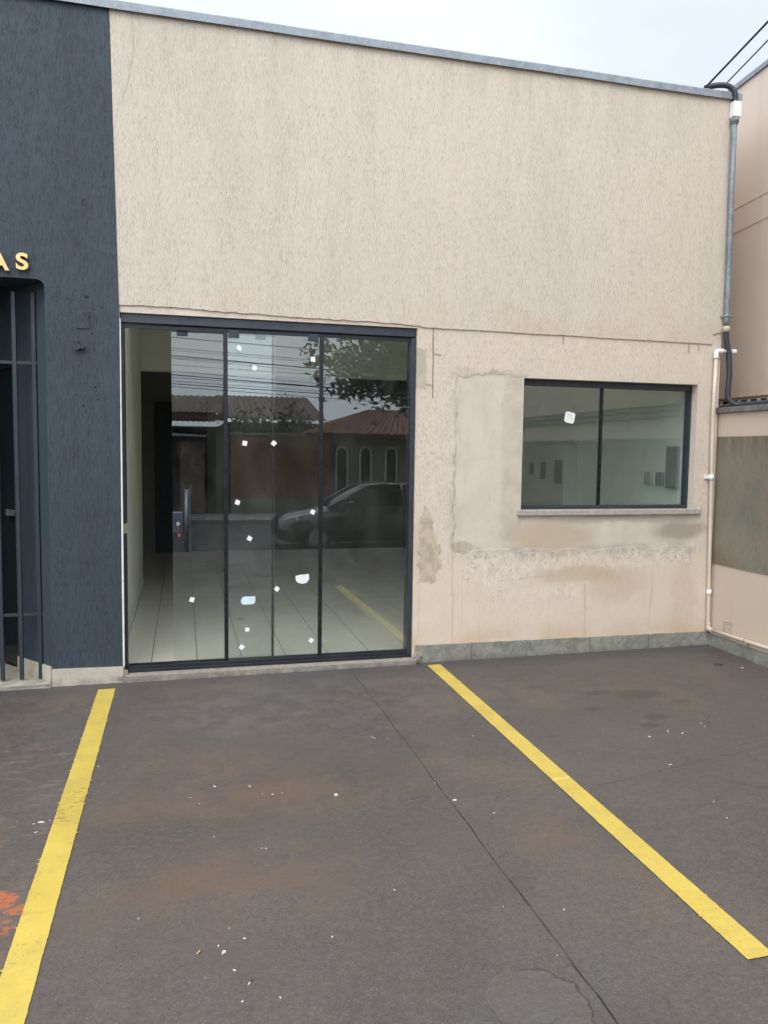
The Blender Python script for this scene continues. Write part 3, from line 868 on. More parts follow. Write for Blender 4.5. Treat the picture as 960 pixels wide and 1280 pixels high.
bm = BM()
prism(bm, [(-0.403, 0.10), (-0.389, 0.10), (-0.387, 2.40), (-0.393, 2.40)], -0.012, 0.03, 'y')
obj('jamb_strip', bm, M['white_strip'], shop)

# ---- door frame
bm = BM()
box(bm, DX0 + 0.002, DX1 - 0.002, 0.022, 0.13, 2.383, DZ1 - 0.002, 0.003)          # head box
box(bm, DX1 - 0.035, DX1 - 0.003, 0.020, 0.13, 0.07, 2.374, 0.002)                # right jamb
df = obj('door_frame', bm, M['frame'], shop)
bm = BM()
box(bm, DX0 + 0.002, DX0 + 0.022, 0.026, 0.13, 1.06, 2.374, 0.002)
box(bm, DX0 + 0.002, DX0 + 0.020, 0.030, 0.13, 0.07, 0.985, 0.002)
obj('left_jamb', bm, M['track'], df)
bm = BM()
box(bm, DX0 + 0.002, DX1 - 0.003, 0.018, 0.14, 0.0465, 0.068, 0.002)
box(bm, DX0 + 0.023, DX1 - 0.036, 0.030, 0.042, 0.068, 0.088, 0.001)
box(bm, DX0 + 0.023, DX1 - 0.036, 0.100, 0.112, 0.068, 0.088, 0.001)
obj('track', bm, M['track'], df)
bm = BM()
box(bm, DX0 + 0.02, DX1 - 0.037, 0.044, 0.060, 2.352, 2.3745)
obj('head_channel', bm, M['track'], df)

def leaf(x0, x1, y, stiles, clamps, handle=False):
    bm = BM()
    box(bm, x0, x1, y, y + 0.008, 0.080, 2.360)
    p = obj('glass_leaf', bm, M['glass'], shop)
    for sx0, sx1 in stiles:
        bm = BM()
        box(bm, sx0, sx1, y - 0.007, y + 0.015, 0.089, 2.356, 0.002)
        obj('stile', bm, M['stile'], p)
    for cx in clamps:
        bm = BM()
        box(bm, cx - 0.036, cx + 0.036, y - 0.010, y + 0.018, 2.322, 2.374, 0.003)
        box(bm, cx - 0.022, cx - 0.012, y - 0.013, y - 0.0095, 2.348, 2.354)
        box(bm, cx + 0.010, cx + 0.022, y - 0.013, y - 0.0095, 2.348, 2.354)
        obj('clamp', bm, M['clamp'], p)
    return p

YA, YB = 0.088, 0.046
sliding = leaf(-0.072, 0.625, YA, [(0.602, 0.619)], [0.0, 0.525])
fixed1 = leaf(0.280, 0.930, YB, [(0.272, 0.298)], [0.34, 0.885])
fixed2 = leaf(0.955, 1.590, YB, [(0.930, 0.958)], [])
bm = BM()
tube(bm, [(0.020, YA - 0.045, 0.86), (0.020, YA - 0.045, 1.285)], 0.016, 14)
for z in (0.93, 1.21):
    tube(bm, [(0.020, YA - 0.04, z), (0.020, YA + 0.002, z)], 0.009, 10)
obj('handle', bm, M['clamp'], sliding)
bm = BM()
tube(bm, [(0.035, YA + 0.055, 0.86), (0.035, YA + 0.055, 1.285)], 0.016, 14)
for z in (0.93, 1.21):
    tube(bm, [(0.035, YA + 0.008, z), (0.035, YA + 0.05, z)], 0.009, 10)
obj('handle', bm, M['clamp'], sliding)
bm = BM()
box(bm, -0.072, 0.0, YA - 0.020, YA + 0.028, 0.985, 1.132, 0.006)
lock = obj('lock', bm, M['clamp'], sliding)
bm = BM()
tube(bm, [(-0.036, YA - 0.019, 1.052), (-0.036, YA - 0.030, 1.052)], 0.013, 16)
obj('lock_cylinder', bm, M['chrome'], sliding)
bm = BM()
tube(bm, [(-0.036, YA - 0.030, 1.045), (-0.034, YA - 0.034, 1.02), (-0.03, YA - 0.03, 0.985)], 0.0018, 6)
box(bm, -0.036, -0.022, YA - 0.034, YA - 0.030, 0.962, 0.985, 0.001)
obj('key_tag', bm, M['red'], sliding)

# ---- window
bm = BM()
wy0, wy1 = 0.068, 0.135
box(bm, WX0 + 0.002, WX1 - 0.002, wy0, wy1, WZ1 - 0.046, WZ1 - 0.002, 0.002)
box(bm, WX0 + 0.002, WX0 + 0.020, wy0, wy1, WZ0 + 0.028, WZ1 - 0.046, 0.001)
box(bm, WX1 - 0.017, WX1 - 0.002, wy0, wy1, WZ0 + 0.028, WZ1 - 0.046, 0.001)
box(bm, WX0 + 0.002, WX1 - 0.002, wy0, wy1, WZ0 + 0.002, WZ0 + 0.028, 0.002)
wf = obj('window_frame', bm, M['frame'], shop)
bm = BM()
box(bm, 3.150, 3.168, wy0 + 0.004, wy0 + 0.03, WZ0 + 0.029, WZ1 - 0.047, 0.001)
obj('mullion', bm, M['stile'], wf)
bm = BM()
box(bm, WX0 + 0.021, 3.166, 0.086, 0.092, WZ0 + 0.029, WZ1 - 0.047)
obj('window_pane', bm, M['wglass'], wf)
bm = BM()
box(bm, 3.152, WX1 - 0.018, 0.106, 0.112, WZ0 + 0.029, WZ1 - 0.047)
obj('window_pane', bm, M['wglass'], wf)
bm = BM()
box(bm, WX0 - 0.030, WX1 + 0.062, -0.030, -0.0005, WZ0 - 0.040, WZ0, 0.003)
box(bm, WX0 + 0.001, WX1 - 0.001, -0.001, 0.16, WZ0 - 0.0395, WZ0 - 0.0005)
obj('window_sill', bm, M['sill'], shop)

# ---- interior
bm = BM()
box(bm, -0.455, 4.03, 0.201, 8.9, -0.05, 0.046)
box(bm, -1.6, -0.4551, 3.5, 8.9, -0.05, 0.046)
obj('tile_floor', bm, M['tile'], shop)
bm = BM()
holed(bm, -1.6, 4.03, T, 8.9, 2.92, 3.0)
obj('ceiling', bm, M['ceiling'], shop)
bm = BM()
box(bm, -0.4549, -0.440, T, 3.56, 0.0465, 2.9195)                 # left wall lining
obj('interior_wall', bm, M['inwall'], shop)
bm = BM()
box(bm, 4.012, 4.0295, T, 8.88, 0.0465, 2.9195)
obj('interior_wall', bm, M['inwall'], shop)
bm = BM()
box(bm, -1.6, -1.5, 3.6, 8.9, -0.05, 2.9195)
obj('interior_wall', bm, M['inwall2'], shop)
bm = BM()
box(bm, -1.5, 4.01, 3.56, 3.70, 2.415, 2.9190)                     # beam across the room
box(bm, -1.5, -0.4555, 3.555, 3.70, 0.0465, 2.4145)
obj('beam', bm, M['inwall'], shop)
bm = BM()
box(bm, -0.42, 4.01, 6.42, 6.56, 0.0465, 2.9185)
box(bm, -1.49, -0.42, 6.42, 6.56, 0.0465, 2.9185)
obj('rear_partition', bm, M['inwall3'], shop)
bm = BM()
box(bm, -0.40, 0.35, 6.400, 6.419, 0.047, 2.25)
obj('doorway_shade_panel', bm, M['door_shade'], shop)  # flat dark panel in place of the shaded doorway opening
bm = BM()
box(bm, -0.4395, -0.428, T, 3.554, 0.0465, 0.12, 0.003)
obj('interior_skirting', bm, M['white_strip'], shop)
# things on the right interior wall, seen through the window
def wall_plate(y0, y1, z0, z1, mat, label, name, cat):
    bm = BM()
    box(bm, 3.985, 4.0118, y0, y1, z0, z1, 0.004)
    if name == 'wall_grille':
        for k in range(9):
            z = z0 + 0.02 + k * (z1 - z0 - 0.04) / 8
            box(bm, 3.979, 3.986, y0 + .012, y1 - .012, z - .006, z + .006)
    else:
        box(bm, 3.981, 3.986, y0 + .02, y1 - .02, z0 + .03, z1 - .03, 0.001)
    tag(obj(name, bm, mat), label, cat)
wall_plate(0.27, 0.43, 1.285, 1.637, M['grille'], 'tall dark grille on the inner wall behind the right window pane', 'wall_grille', 'grille')
wall_plate(0.475, 0.575, 1.300, 1.415, M['grille'], 'small dark switch box beside the grille behind the right window pane', 'switch_box', 'switch box')
wall_plate(0.64, 0.745, 1.30, 1.412, M['hatch'], 'pale switch box farther from the grille behind the right window pane', 'switch_box', 'switch box')
cab = thing('wall_cabinet', 'grey-white cabinet with dark openings seen faintly through the left window pane', 'cabinet', (3.9, 2.5, 1.0))
bm = BM()
box(bm, 3.86, 4.0115, 2.02, 2.98, 1.02, 1.66, 0.004)
obj('cabinet_body', bm, M['inwall2'], cab)
for (a, c, zz0, zz1) in ((2.05, 2.22, 1.25, 1.50), (2.44, 2.56, 1.28, 1.47), (2.74, 2.84, 1.32, 1.45)):
    bm = BM()
    box(bm, 3.853, 3.861, a, c, zz0, zz1, 0.002)
    obj('cabinet_window', bm, M['grille'], cab)

# ================================================================== BLUE BUILDING
blue = thing('blue_building', 'dark navy rendered building front with barred entrance recess and gold lettering', 'building', (-2.6, 0, 0))
EX1, EX0, EZ = -0.842, -1.80, 2.618  # unseen left edge of the opening set close in to darken the recess
bm = BM()
arc = [(EX1 - 0.05 + 0.05 * math.cos(a), EZ - 0.05 + 0.05 * math.sin(a)) for a in [PI / 2 * k / 6 for k in range(7)]]
poly = [(-0.400, -0.03), (-0.402, 1.2), (-0.394, 2.44), (-0.432, 4.329), (-6.0, 4.329), (-6.0, -0.08), (EX0, -0.08), (EX0, EZ)] + list(reversed(arc)) + [(EX1, -0.03)]
prism(bm, list(reversed(poly)), -0.013, 0.30, 'y')
obj('wall', bm, M['blue'], blue)
bm = BM()
box(bm, -6.0, -0.61, 0.302, 9.0, 2.85, 4.32)
box(bm, -6.0, -5.9, 0.302, 9.0, -0.05, 2.849)
obj('rear_block', bm, M['blue'], blue)
# splayed wall of the entrance, running back to the left
A = Vector((-0.848, 0.06))
dr = Vector((-0.63, 0.77)).normalized()
nr = Vector((-dr.y, dr.x))          # faces away; flip below
nr = Vector((-0.77, -0.63)).normalized()
def dpt(s, off, z):
    p = A + dr * s + nr * off
    return Vector((p.x, p.y, z))
def dbox(bm, s0, s1, o0, o1, z0, z1):
    quadbox(bm, [dpt(s0, o0, z0), dpt(s1, o0, z0), dpt(s1, o1, z0), dpt(s0, o1, z0), dpt(s0, o0, z1), dpt(s1, o0, z1), dpt(s1, o1, z1), dpt(s0, o1, z1)])
bm = BM()
dbox(bm, 0.0, 0.43, 0.0, -0.14, -0.03, 2.84)
dbox(bm, 0.43, 1.45, 0.0, -0.14, 2.15, 2.84)
dbox(bm, 1.45, 3.0, 0.0, -0.14, -0.03, 2.84)
box(bm, -2.0, -1.801, 0.301, 2.6, -0.03, 2.84)
box(bm, -3.4, EX1 - 0.002, 0.301, 2.6, 2.66, 2.70)
obj('recess_wall', bm, M['blue'], blue)
bm = BM()
dbox(bm, 0.004, 0.425, 0.012, 0.0005, 0.0, 0.105)
obj('recess_skirting', bm, M['stone_pale'], blue)
bm = BM()
dbox(bm, 0.432, 0.475, -0.02, -0.075, 0.02, 2.148)
dbox(bm, 1.405, 1.448, -0.02, -0.075, 0.02, 2.148)
dbox(bm, 0.475, 1.405, -0.02, -0.075, 2.10, 2.148)
bd = obj('entrance_door', bm, M['track'], blue)
bm = BM()
dbox(bm, 0.476, 1.404, -0.04, -0.052, 0.02, 2.099)
obj('door_glass', bm, M['dark_glass'], bd)
bm = BM()
dbox(bm, 0.44, 0.56, -0.001, -0.019, 1.085, 1.125)
obj('door_handle', bm, M['chrome'], bd)
bm = BM()
prism(bm, [(-3.4, 0.02), (-0.852, 0.02), (-0.9, 0.2), (-2.9, 2.6), (-3.4, 2.6)], -0.05, -0.002, 'z')
obj('entrance_floor', bm, M['stone_pale'], blue)
bm = BM()
box(bm, -3.4, EX1 - 0.002, -0.05, 0.018, -0.06, 0.002, 0.006)
obj('entrance_step', bm, M['concrete'], blue)
bm = BM()
prism(bm, [(EX1, -0.03), (-0.398, -0.03), (-0.398, 0.103), (EX1, 0.110)], -0.030, -0.0135, 'y')
obj('stone_base', bm, M['stone_pale'], blue)
# the gold letters (the end of a word)
sign = thing('gold_letter_sign', 'raised gold letters A S above the barred entrance of the blue wall', 'sign', (-1.0, -0.015, 2.66))
def letter(ch, x, w, z):
    cu = bpy.data.curves.new('letter', 'FONT')
    cu.body = ch
    cu.size = 0.150
    cu.extrude = 0.010
    cu.offset = 0.0035
    cu.bevel_depth = 0.0012
    t = bpy.data.objects.new('letter_tmp', cu)
    COL.objects.link(t)
    dg = bpy.context.evaluated_depsgraph_get()
    dg.update()
    me = bpy.data.meshes.new_from_object(t.evaluated_get(dg))
    bpy.data.objects.remove(t)
    xs = [v.co.x for v in me.vertices]
    ys = [v.co.y for v in me.vertices]
    sx = w / (max(xs) - min(xs))
    sz = 0.105 / (max(ys) - min(ys))
    for v in me.vertices:
        p = v.co.copy()
        v.co = Vector((x + (p.x - min(xs)) * sx, -0.030 - p.z, z + (p.y - min(ys)) * sz)) - sign.location
    me.materials.clear()
    me.materials.append(M['gold'])
    me.name = 'letter'
    o = bpy.data.objects.new('letter', me)
    COL.objects.link(o)
    o.parent = sign
    o['label'] = 'gold capital letter ' + ch
letter('A', -1.152, 0.115, 2.652)
letter('S', -1.000, 0.072, 2.662)
# security bars
gr = thing('security_grille', 'blue-grey vertical bar grille standing in the dark entrance recess', 'grille', (-1.6, 0.15, 0.0))
k = 0
x = -0.938
while x > -1.78:
    bm = BM()
    box(bm, x - 0.0125, x + 0.0125, 0.138, 0.163, 0.008, 2.56, 0.002)
    obj('bar', bm, M['bars'], gr)
    x -= 0.1175
    k += 1
for z in (2.107, 0.446):
    bm = BM()
    box(bm, -1.79, -0.896, 0.144, 0.157, z - 0.010, z + 0.010, 0.001)
    obj('rail', bm, M['bars'], gr)
# small fittings on the blue wall
bm = BM()
box(bm, -0.655, -0.578, -0.019, -0.0125, 2.322, 2.434, 0.003)
tag(obj('cover_plate', bm, M['blue']), 'square painted-over cover plate on the navy wall', 'cover plate')
bm = BM()
tube(bm, [(-0.652, -0.013, 2.205), (-0.652, -0.042, 2.205)], 0.022, 14)
tube(bm, [(-0.652, -0.030, 2.222), (-0.652, -0.030, 2.250)], 0.010, 10)
tube(bm, [(-0.632, -0.03, 2.20), (-0.606, -0.034, 2.196)], 0.011, 10)
tag(obj('wall_hook', bm, M['blue']), 'stubby navy-painted hook sticking out below the square cover plate', 'hook')

# ================================================================== RIGHT SIDE
bw = thing('boundary_wall', 'low beige and olive boundary wall closing the right side of the forecourt', 'wall', (4.23, -3.4, 0))
XR = 4.158
bm = BM()
box(bm, XR, XR + 0.15, -7.0, -0.0005, -0.3, 1.90)
obj('wall_body', bm, M['sidewall'], bw)
bm = BM()
n = 120
lo, hi = [], []
for i in range(n + 1):
    y = -7.0 + 6.998 * i / n
    lo.append((y, 0.690 - 0.012 * y * 0 + 0.006 * mnoise.noise((y * 4, 1, 1)) + 0.003 * mnoise.noise((y * 22, 1, 1))))
    hi.append((y, 1.714 + 0.003 * mnoise.noise((y * 5, 6, 1))))
prism(bm, lo + list(reversed(hi)), XR - 0.005, XR, 'x')
obj('olive_panel', bm, M['band'], bw)
bm = BM()
box(bm, XR - 0.030, XR + 0.18, -7.02, 0.15, 1.901, 1.945, 0.004)
obj('coping', bm, M['cop'], bw)
bm = BM()
n = 60
lo = [(-7.0, gz(XR, -7) - 0.02), (-0.0165, gz(XR, 0) - 0.02)]
hi = [(-0.0165 - 6.98 * i / n, 0.118 + 0.004 * (i / n) - 0.05 * i / n + 0.004 * mnoise.noise((i * 0.9, 3, 3))) for i in range(n + 1)]
prism(bm, lo + hi, XR - 0.016, XR, 'x')
obj('stone_skirting', bm, M['stone'], bw)
bm = BM()
box(bm, XR - 0.010, XR - 0.0005, -0.272, -0.178, 0.150, 0.262, 0.003)
box(bm, XR - 0.013, XR - 0.009, -0.262, -0.240, 0.205, 0.213)
tag(obj('access_cover', bm, M['hatch']), 'small square cream cover plate low on the right boundary wall', 'cover plate')

nb = thing('neighbour_building', 'tall pinkish-beige neighbouring building behind the low right wall', 'building', (7.5, 0, 0))
XN = 4.60
bm = BM()
# long side with a rising roof edge: (y,z)
def ztop(y):
    return 4.690 - 0.085 * (y - 0.4)
prism(bm, [(-7.5, -0.6), (9.5, -0.6), (9.5, ztop(9.5)), (-7.5, ztop(-7.5))], XN, 11.0, 'x')
obj('wall', bm, M['neigh'], nb)
bm = BM()
prism(bm, [(-7.55, ztop(-7.55) + 0.001), (9.55, ztop(9.55) + 0.001), (9.55, ztop(9.55) + 0.042), (-7.55, ztop(-7.55) + 0.042)], XN - 0.02, 11.05, 'x')
obj('roof_edge', bm, M['galv'], nb)
bm = BM()
box(bm, XN - 0.028, XN - 0.0005, -7.5, 9.0, 2.000, 2.046)
vs_ = obj('vent_strip', bm, M['vent'], nb)
bm = BM()
y = -7.4
while y < 8.9:
    box(bm, XN - 0.031, XN - 0.027, y, y + 0.066, 2.012, 2.034)
    y += 0.115
tag(obj('vent_slot', bm, M['track'], vs_), kind='stuff')
bm = BM()
box(bm, XN - 0.040, XN - 0.0005, -7.5, 9.0, 2.048, 2.060)
obj('rusty_flashing', bm, M['rust'], nb)
for (z_, dz) in ((3.68, 0.0), (3.478, 0.0)):
    bm = BM()
    tube(bm, [(XN - 0.004, y_, z_ - 0.085 * (y_ - 0.3) + 0.01 * math.sin(y_ * 3)) for y_ in [-7 + 0.5 * i for i in range(32)]], 0.0022, 6)
    obj('wall_cable', bm, M['white_pipe'], nb)

# conduit up the corner
cd = thing('conduit_pipe', 'grey vertical conduit with white box head at the right corner of the facade', 'conduit', (4.12, -0.05, 2.55))
CY = -0.040
bm = BM()
tube(bm, [(4.148, CY, 4.15), (4.150, CY, 3.6), (4.157, CY, 3.0), (4.160, CY, 2.64), (4.159, CY, 2.585)], 0.0225, 18)
obj('pipe', bm, M['conduit'], cd)
bm = BM()
box(bm, 4.118, 4.186, CY - 0.032, CY + 0.026, 4.168, 4.285, 0.006)
obj('box_head', bm, M['white_plastic'], cd)
bm = BM()
tube(bm, [(4.150, CY, 4.166), (4.150, CY, 4.135)], 0.032, 16)
tube(bm, [(4.150, CY, 4.134), (4.150, CY, 4.122)], 0.028, 16)
obj('collar', bm, M['conduit'], cd)
bm = BM()
tube(bm, [(4.160, CY, 2.582), (4.160, CY, 2.535)], 0.0285, 16)
obj('coupling', bm, M['hatch'], cd)
bm = BM()
tube(bm, [(4.159, CY, 2.652), (4.159, CY, 2.668)], 0.0275, 16)
box(bm, 4.185, 4.215, CY - 0.01, CY + 0.01, 2.654, 2.667, 0.002)
box(bm, 4.125, 4.135, CY, 0.0, 2.650, 2.670, 0.002)
obj('pipe_clamp', bm, M['galv'], cd)
bm = BM()
corrugated(bm, [(3.925, 0.03, 4.392), (3.985, 0.02, 4.412), (4.05, 0.0, 4.418), (4.105, -0.02, 4.405), (4.140, -0.036, 4.360), (4.148, -0.040, 4.284)], 0.021, 0.011, 0.08)
tag(obj('flexible_hose', bm, M['hose']), 'black corrugated hose arching over the roof edge into the white box', 'hose')
bm = BM()
corrugated(bm, [(4.160, CY, 2.536), (4.168, CY, 2.46), (4.194, CY, 2.36), (4.203, CY - 0.005, 2.22), (4.199, CY - 0.005, 2.10), (4.205, CY - 0.005, 2.02), (4.240, CY - 0.04, 1.972), (4.27, -0.16, 1.967), (4.28, -0.5, 1.968), (4.28, -1.2, 1.968), (4.285, -2.4, 1.968), (4.28, -3.6, 1.967)], 0.0215, 0.011, 0.07)
tag(obj('flexible_hose', bm, M['hose']), 'long black corrugated hose dropping from the conduit onto the low wall coping', 'hose')

dp = thing('drain_pipe', 'thin cream-painted water pipe running down the right corner and along the wall foot', 'pipe', (4.11, -0.03, 0.1))
PY = -0.032
bm = BM()
tube(bm, [(4.086, PY, 2.352), (4.080, PY, 1.9), (4.092, PY, 1.4), (4.112, PY, 0.6), (4.122, PY, 0.22), (4.126, PY, 0.185)], 0.0145, 14)
obj('pipe', bm, M['white_pipe'], dp)
bm = BM()
tube(bm, [(4.127, PY - 0.03, 0.157), (4.130, -0.4, 0.160), (4.130, -0.75, 0.165), (4.130, -1.5, 0.165), (4.130, -4.5, 0.140)], 0.0145, 14)
obj('pipe', bm, M['white_pipe'], dp)
bm = BM()
tube(bm, spline([Vector(p) for p in ((4.125, PY, 0.215), (4.126, PY, 0.175), (4.127, PY - 0.012, 0.16), (4.127, PY - 0.055, 0.157))], 5), 0.019, 14)
obj('elbow', bm, M['white_pipe'], dp)
bm = BM()
tube(bm, spline([Vector(p) for p in ((4.086, PY, 2.33), (4.086, PY, 2.368), (4.096, PY, 2.386), (4.14, PY, 2.388))], 5), 0.020, 14)
obj('elbow', bm, M['white_plastic'], dp)
bm = BM()
tube(bm, [(4.10, PY, 2.388), (4.232, PY - .002, 2.388)], 0.0145, 14)
obj('pipe_stub', bm, M['white_pipe'], dp)
bm = BM()
tube(bm, [(4.225, PY - .002, 2.388), (4.262, PY - .002, 2.388)], 0.020, 14)
obj('end_cap', bm, M['white_plastic'], dp)
for (x_, z_, m_) in ((4.092, 1.39, 'white_plastic'), (4.1175, 0.46, 'white_plastic')):
    bm = BM()
    tube(bm, [(x_, PY, z_ - 0.022), (x_, PY, z_ + 0.022)], 0.019, 14)
    if z_ > 1:
        box(bm, x_ - 0.045, x_ - 0.012, PY + 0.012, -0.0, z_ - 0.012, z_ + 0.012, 0.002)
    obj('pipe_collar', bm, M[m_], dp)
bm = BM()
tube(bm, [(4.130, -0.455, 0.1608), (4.130, -0.485, 0.1612)], 0.020, 14)
box(bm, 4.120, XR - 0.0, -0.478, -0.462, 0.128, 0.146, 0.002)
obj('pipe_collar', bm, M['hatch'], dp)

# overhead wires from the roof edge to the street
def wire(name, pts, r, label, cat='cable', group=None):
    bm = BM()
    tube(bm, pts, r, 8)
    return tag(obj(name, bm, M['wire']), label, cat, group)

def sag(a, b_, s, n=24):
    a, b_ = Vector(a), Vector(b_)
    return [a.lerp(b_, i / n) - Vector((0, 0, s * 4 * (i / n) * (1 - i / n))) for i in range(n + 1)]
WIRES = []

# ================================================================== PARKING LINES
def park_line(x0, x1, y0, y1, label, slantend=0.0):
    bm = BM()
    n = 700
    L, Rr = [], []
    def bleed(y, s):
        j = 0.0015 * mnoise.noise((y * 45, s, 0)) + 0.001 * mnoise.noise((y * 140, s, 4))
        return j
    ys = [y0 + (y1 - y0) * i / n for i in range(n + 1)]
    tufts = {0: set(), 1: set()}
    for i, y in enumerate(ys):
        a = x0 + bleed(y, 1.5)
        b_ = x1 + bleed(y, 8.5)
        if i in tl[0]:
            a -= random.uniform(0.006, 0.014)
        if i in tl[1]:
            b_ += random.uniform(0.006, 0.014)
        ya = y + slantend * 0.5 * (1 if i == n else 0)
        L.append((a, ya))
        Rr.append((b_, y - slantend * 0.5 * (1 if i == n else 0)))
    vl = [bm.verts.new((p[0], p[1], gz(*p) + 0.004)) for p in L]
    vr = [bm.verts.new((p[0], p[1], gz(*p) + 0.004)) for p in Rr]
    for i in range(n):
        bm.faces.new([vl[i], vr[i], vr[i + 1], vl[i + 1]])
    return tag(obj('parking_line', bm, M['yellow']), label, 'parking line', 'yellow lines of the parking bay')
rl = random.Random(4)
tl = [set(rl.sample(range(9, 690), 16)), set(rl.sample(range(9, 690), 14))]
park_line(-0.543, -0.437, -0.165, -3.75, 'yellow painted line running from the foot of the blue wall, scuffed midway')
tl = [set(rl.sample(range(9, 690), 3)), set(rl.sample(range(9, 690), 4))]
park_line(1.714, 1.814, -0.094, -3.43, 'long yellow painted line starting between the glass door and window wall')

# ================================================================== SCRAPS AND STICKERS
SR = random.Random(17)
def sticker(x, z, rot, size, label, y=None, mat='paper', group='white square stickers on the glass door', name='sticker', h=None):
    y = YB if y is None else y
    m = Matrix.Translation((x, y - 0.0012, z)) @ Matrix.Rotation(R(rot), 4, 'Y')
    bm = BM()
    hs, hh = size / 2, (h or size) / 2
    pq = []
    for (u, v) in ((-1, -1), (0, -1), (1, -1), (1, 0), (1, 1), (0, 1), (-1, 1), (-1, 0)):
        p = m @ Vector((u * hs * SR.uniform(.86, 1.06), 0, v * hh * SR.uniform(.86, 1.06)))
        pq.append((p.x, p.z))
    prism(bm, pq, y - 0.0019, y - 0.0005, 'y')
    if name == 'sticker' and size > 0.03:
        obox(bm, m @ Matrix.Translation((0, -0.0008, 0)), size * 0.35, 0.0006, 0.0016)
    return tag(obj(name, bm, M[mat]), label, 'sticker', group)
S = 0.033
sticker(0.376, 2.252, 30, S, 'white square sticker nearest the upper left of the middle glass leaf')
sticker(0.478, 2.122, 18, S, 'white square sticker, lower of the upper pair on the middle glass leaf')
sticker(0.884, 2.198, 2, S, 'white square sticker high up just left of the right-hand door stile')
sticker(0.413, 1.606, 12, S, 'white square sticker at mid height, left one of a level pair on the glass')
sticker(0.612, 1.608, 40, S, 'white square sticker at mid height beside the thin centre stile')
sticker(0.363, 1.198, 22, S, 'tilted white square sticker at door-handle height near the left stile')
sticker(0.888, 1.128, 28, S, 'white square sticker over the reflected car bonnet')
sticker(0.445, 0.946, 30, S, 'white square sticker halfway between the car reflection and the blue scrap')
sticker(0.635, 0.585, 38, S, 'tilted white square sticker low beside the thin centre stile')
sticker(0.053, 0.520, 15, S, 'lone white square sticker low on the sliding leaf by the entrance gap', y=YA)
sticker(0.428, 0.302, 2, 0.029, 'small straight white sticker under the pale blue scrap')
sticker(0.389, 0.178, 42, S, 'diamond-turned white sticker lowest on the glass door')
sticker(0.882, 0.203, 38, S, 'diamond-turned white sticker low beside the right-hand door stile')
sticker(0.378, 0.378, 0, 0.050, 'short grey strip of tape below the pale blue scrap', mat='greytape', h=0.016, group=None, name='tape_strip')['category'] = 'tape'

def scrap(cx, cz, y, poly, label, mat, marks=()):
    bm = BM()
    prism(bm, [(cx + p[0], cz + p[1]) for p in poly], y - 0.0022, y - 0.0006, 'y')
    o = obj('paper_scrap', bm, M[mat])
    tag(o, label, 'paper scrap')
    if marks:
        bm = BM()
        for (a, c, w_, h_) in marks:
            box(bm, cx + a, cx + a + w_, y - 0.0028, y - 0.00222, cz + c, cz + c + h_)
        bmesh.ops.translate(bm, verts=bm.verts, vec=-o.location)
        bmesh.ops.recalc_face_normals(bm, faces=bm.faces)
        me = bpy.data.meshes.new('pencil_mark')
        bm.to_mesh(me)
        bm.free()
        me.materials.append(M['ink'])
        k = bpy.data.objects.new('pencil_mark', me)
        COL.objects.link(k)
        k.parent = o
    return o
scrap(0.434, 0.510, YB, [(-0.05, -0.004), (-0.046, -0.022), (-0.03, -0.030), (0.036, -0.028), (0.050, -0.012), (0.050, 0.027), (-0.03, 0.027), (-0.044, 0.015)],
      'rounded pale blue scrap stuck low on the middle glass leaf', 'bluepaper')
scrap(0.816, 0.652, YB, [(-0.046, -0.014), (-0.03, -0.03), (0.002, -0.036), (0.03, -0.030), (0.040, -0.014), (0.048, -0.006), (0.046, 0.034), (0.02, 0.030), (-0.02, 0.028), (-0.05, 0.020)],
      'torn white paper scrap stuck low on the glass near the right-hand stile', 'paper')
sq = []
rq = random.Random(3)
for k in range(24):
    a = 2 * PI * k / 24
    r_ = 0.042 / max(abs(math.cos(a)), abs(math.sin(a))) * (1 + rq.uniform(-.07, .05))
    r_ = min(r_, 0.052)
    sq.append((r_ * math.cos(a - 0.22), r_ * math.sin(a - 0.22)))
scrap(2.891, 1.842, 0.086, sq, 'crumpled white label scrap with grey print on the left window pane', 'paper',
      [(-0.022, 0.022, 0.03, 0.003), (-0.026, 0.008, 0.02, 0.002), (0.0, 0.0, 0.024, 0.003), (0.006, -0.014, 0.018, 0.0025), (-0.022, -0.016, 0.014, 0.002), (0.004, 0.012, 0.02, 0.002)])

# paint chips on the forecourt
CH = 'plaster chips lying on the forecourt'
def chip(x, y, s, label, asp=1.0, mat='paper', share=False):
    bm = BM()
    n = 9
    s *= 0.8
    rr = random.Random(int((x * 7 + y * 13) * 1000))
    a0 = rr.uniform(0, PI)
    pts = []
    for k in range(n):
        a = 2 * PI * k / n
        r_ = s * rr.uniform(0.6, 1.1)
        u, v = r_ * math.cos(a), r_ * math.sin(a) * asp
        pts.append((x + u * math.cos(a0) - v * math.sin(a0), y + u * math.sin(a0) + v * math.cos(a0)))
    z = gz(x, y)
    prism(bm, pts, z - 0.002, z + s * 0.28, 'z')
    bmesh.ops.bevel(bm, geom=[e for e in bm.edges if all(v.co.z > z for v in e.verts)], offset=s * 0.1, segments=1, affect='EDGES')
    return tag(obj('plaster_chip', bm, M[mat]), label, 'chip', CH)
M['chip'] = simple('cream_chip', (0.55, 0.50, 0.45), 0.8)
M['chip_tan'] = simple('tan_chip', (0.50, 0.32, 0.20), 0.8)
chip(-0.591, -1.964, 0.018, 'largest white chip left of the scuffed yellow line', 0.5, 'chip')
chip(-0.620, -1.972, 0.008, 'tiny white chip on the outer side of the largest chip by the left line', 0.5, 'chip')
chip(-0.560, -1.952, 0.008, 'tiny white chip between the largest chip and the left yellow line', 0.5, 'chip')
chip(-0.598, -2.050, 0.010, 'thin white chip just below the largest chip by the left line', 0.4, 'chip')
chip(0.670, -1.998, 0.019, 'lone diamond-shaped white chip on the middle of the bay', 0.7, 'chip')
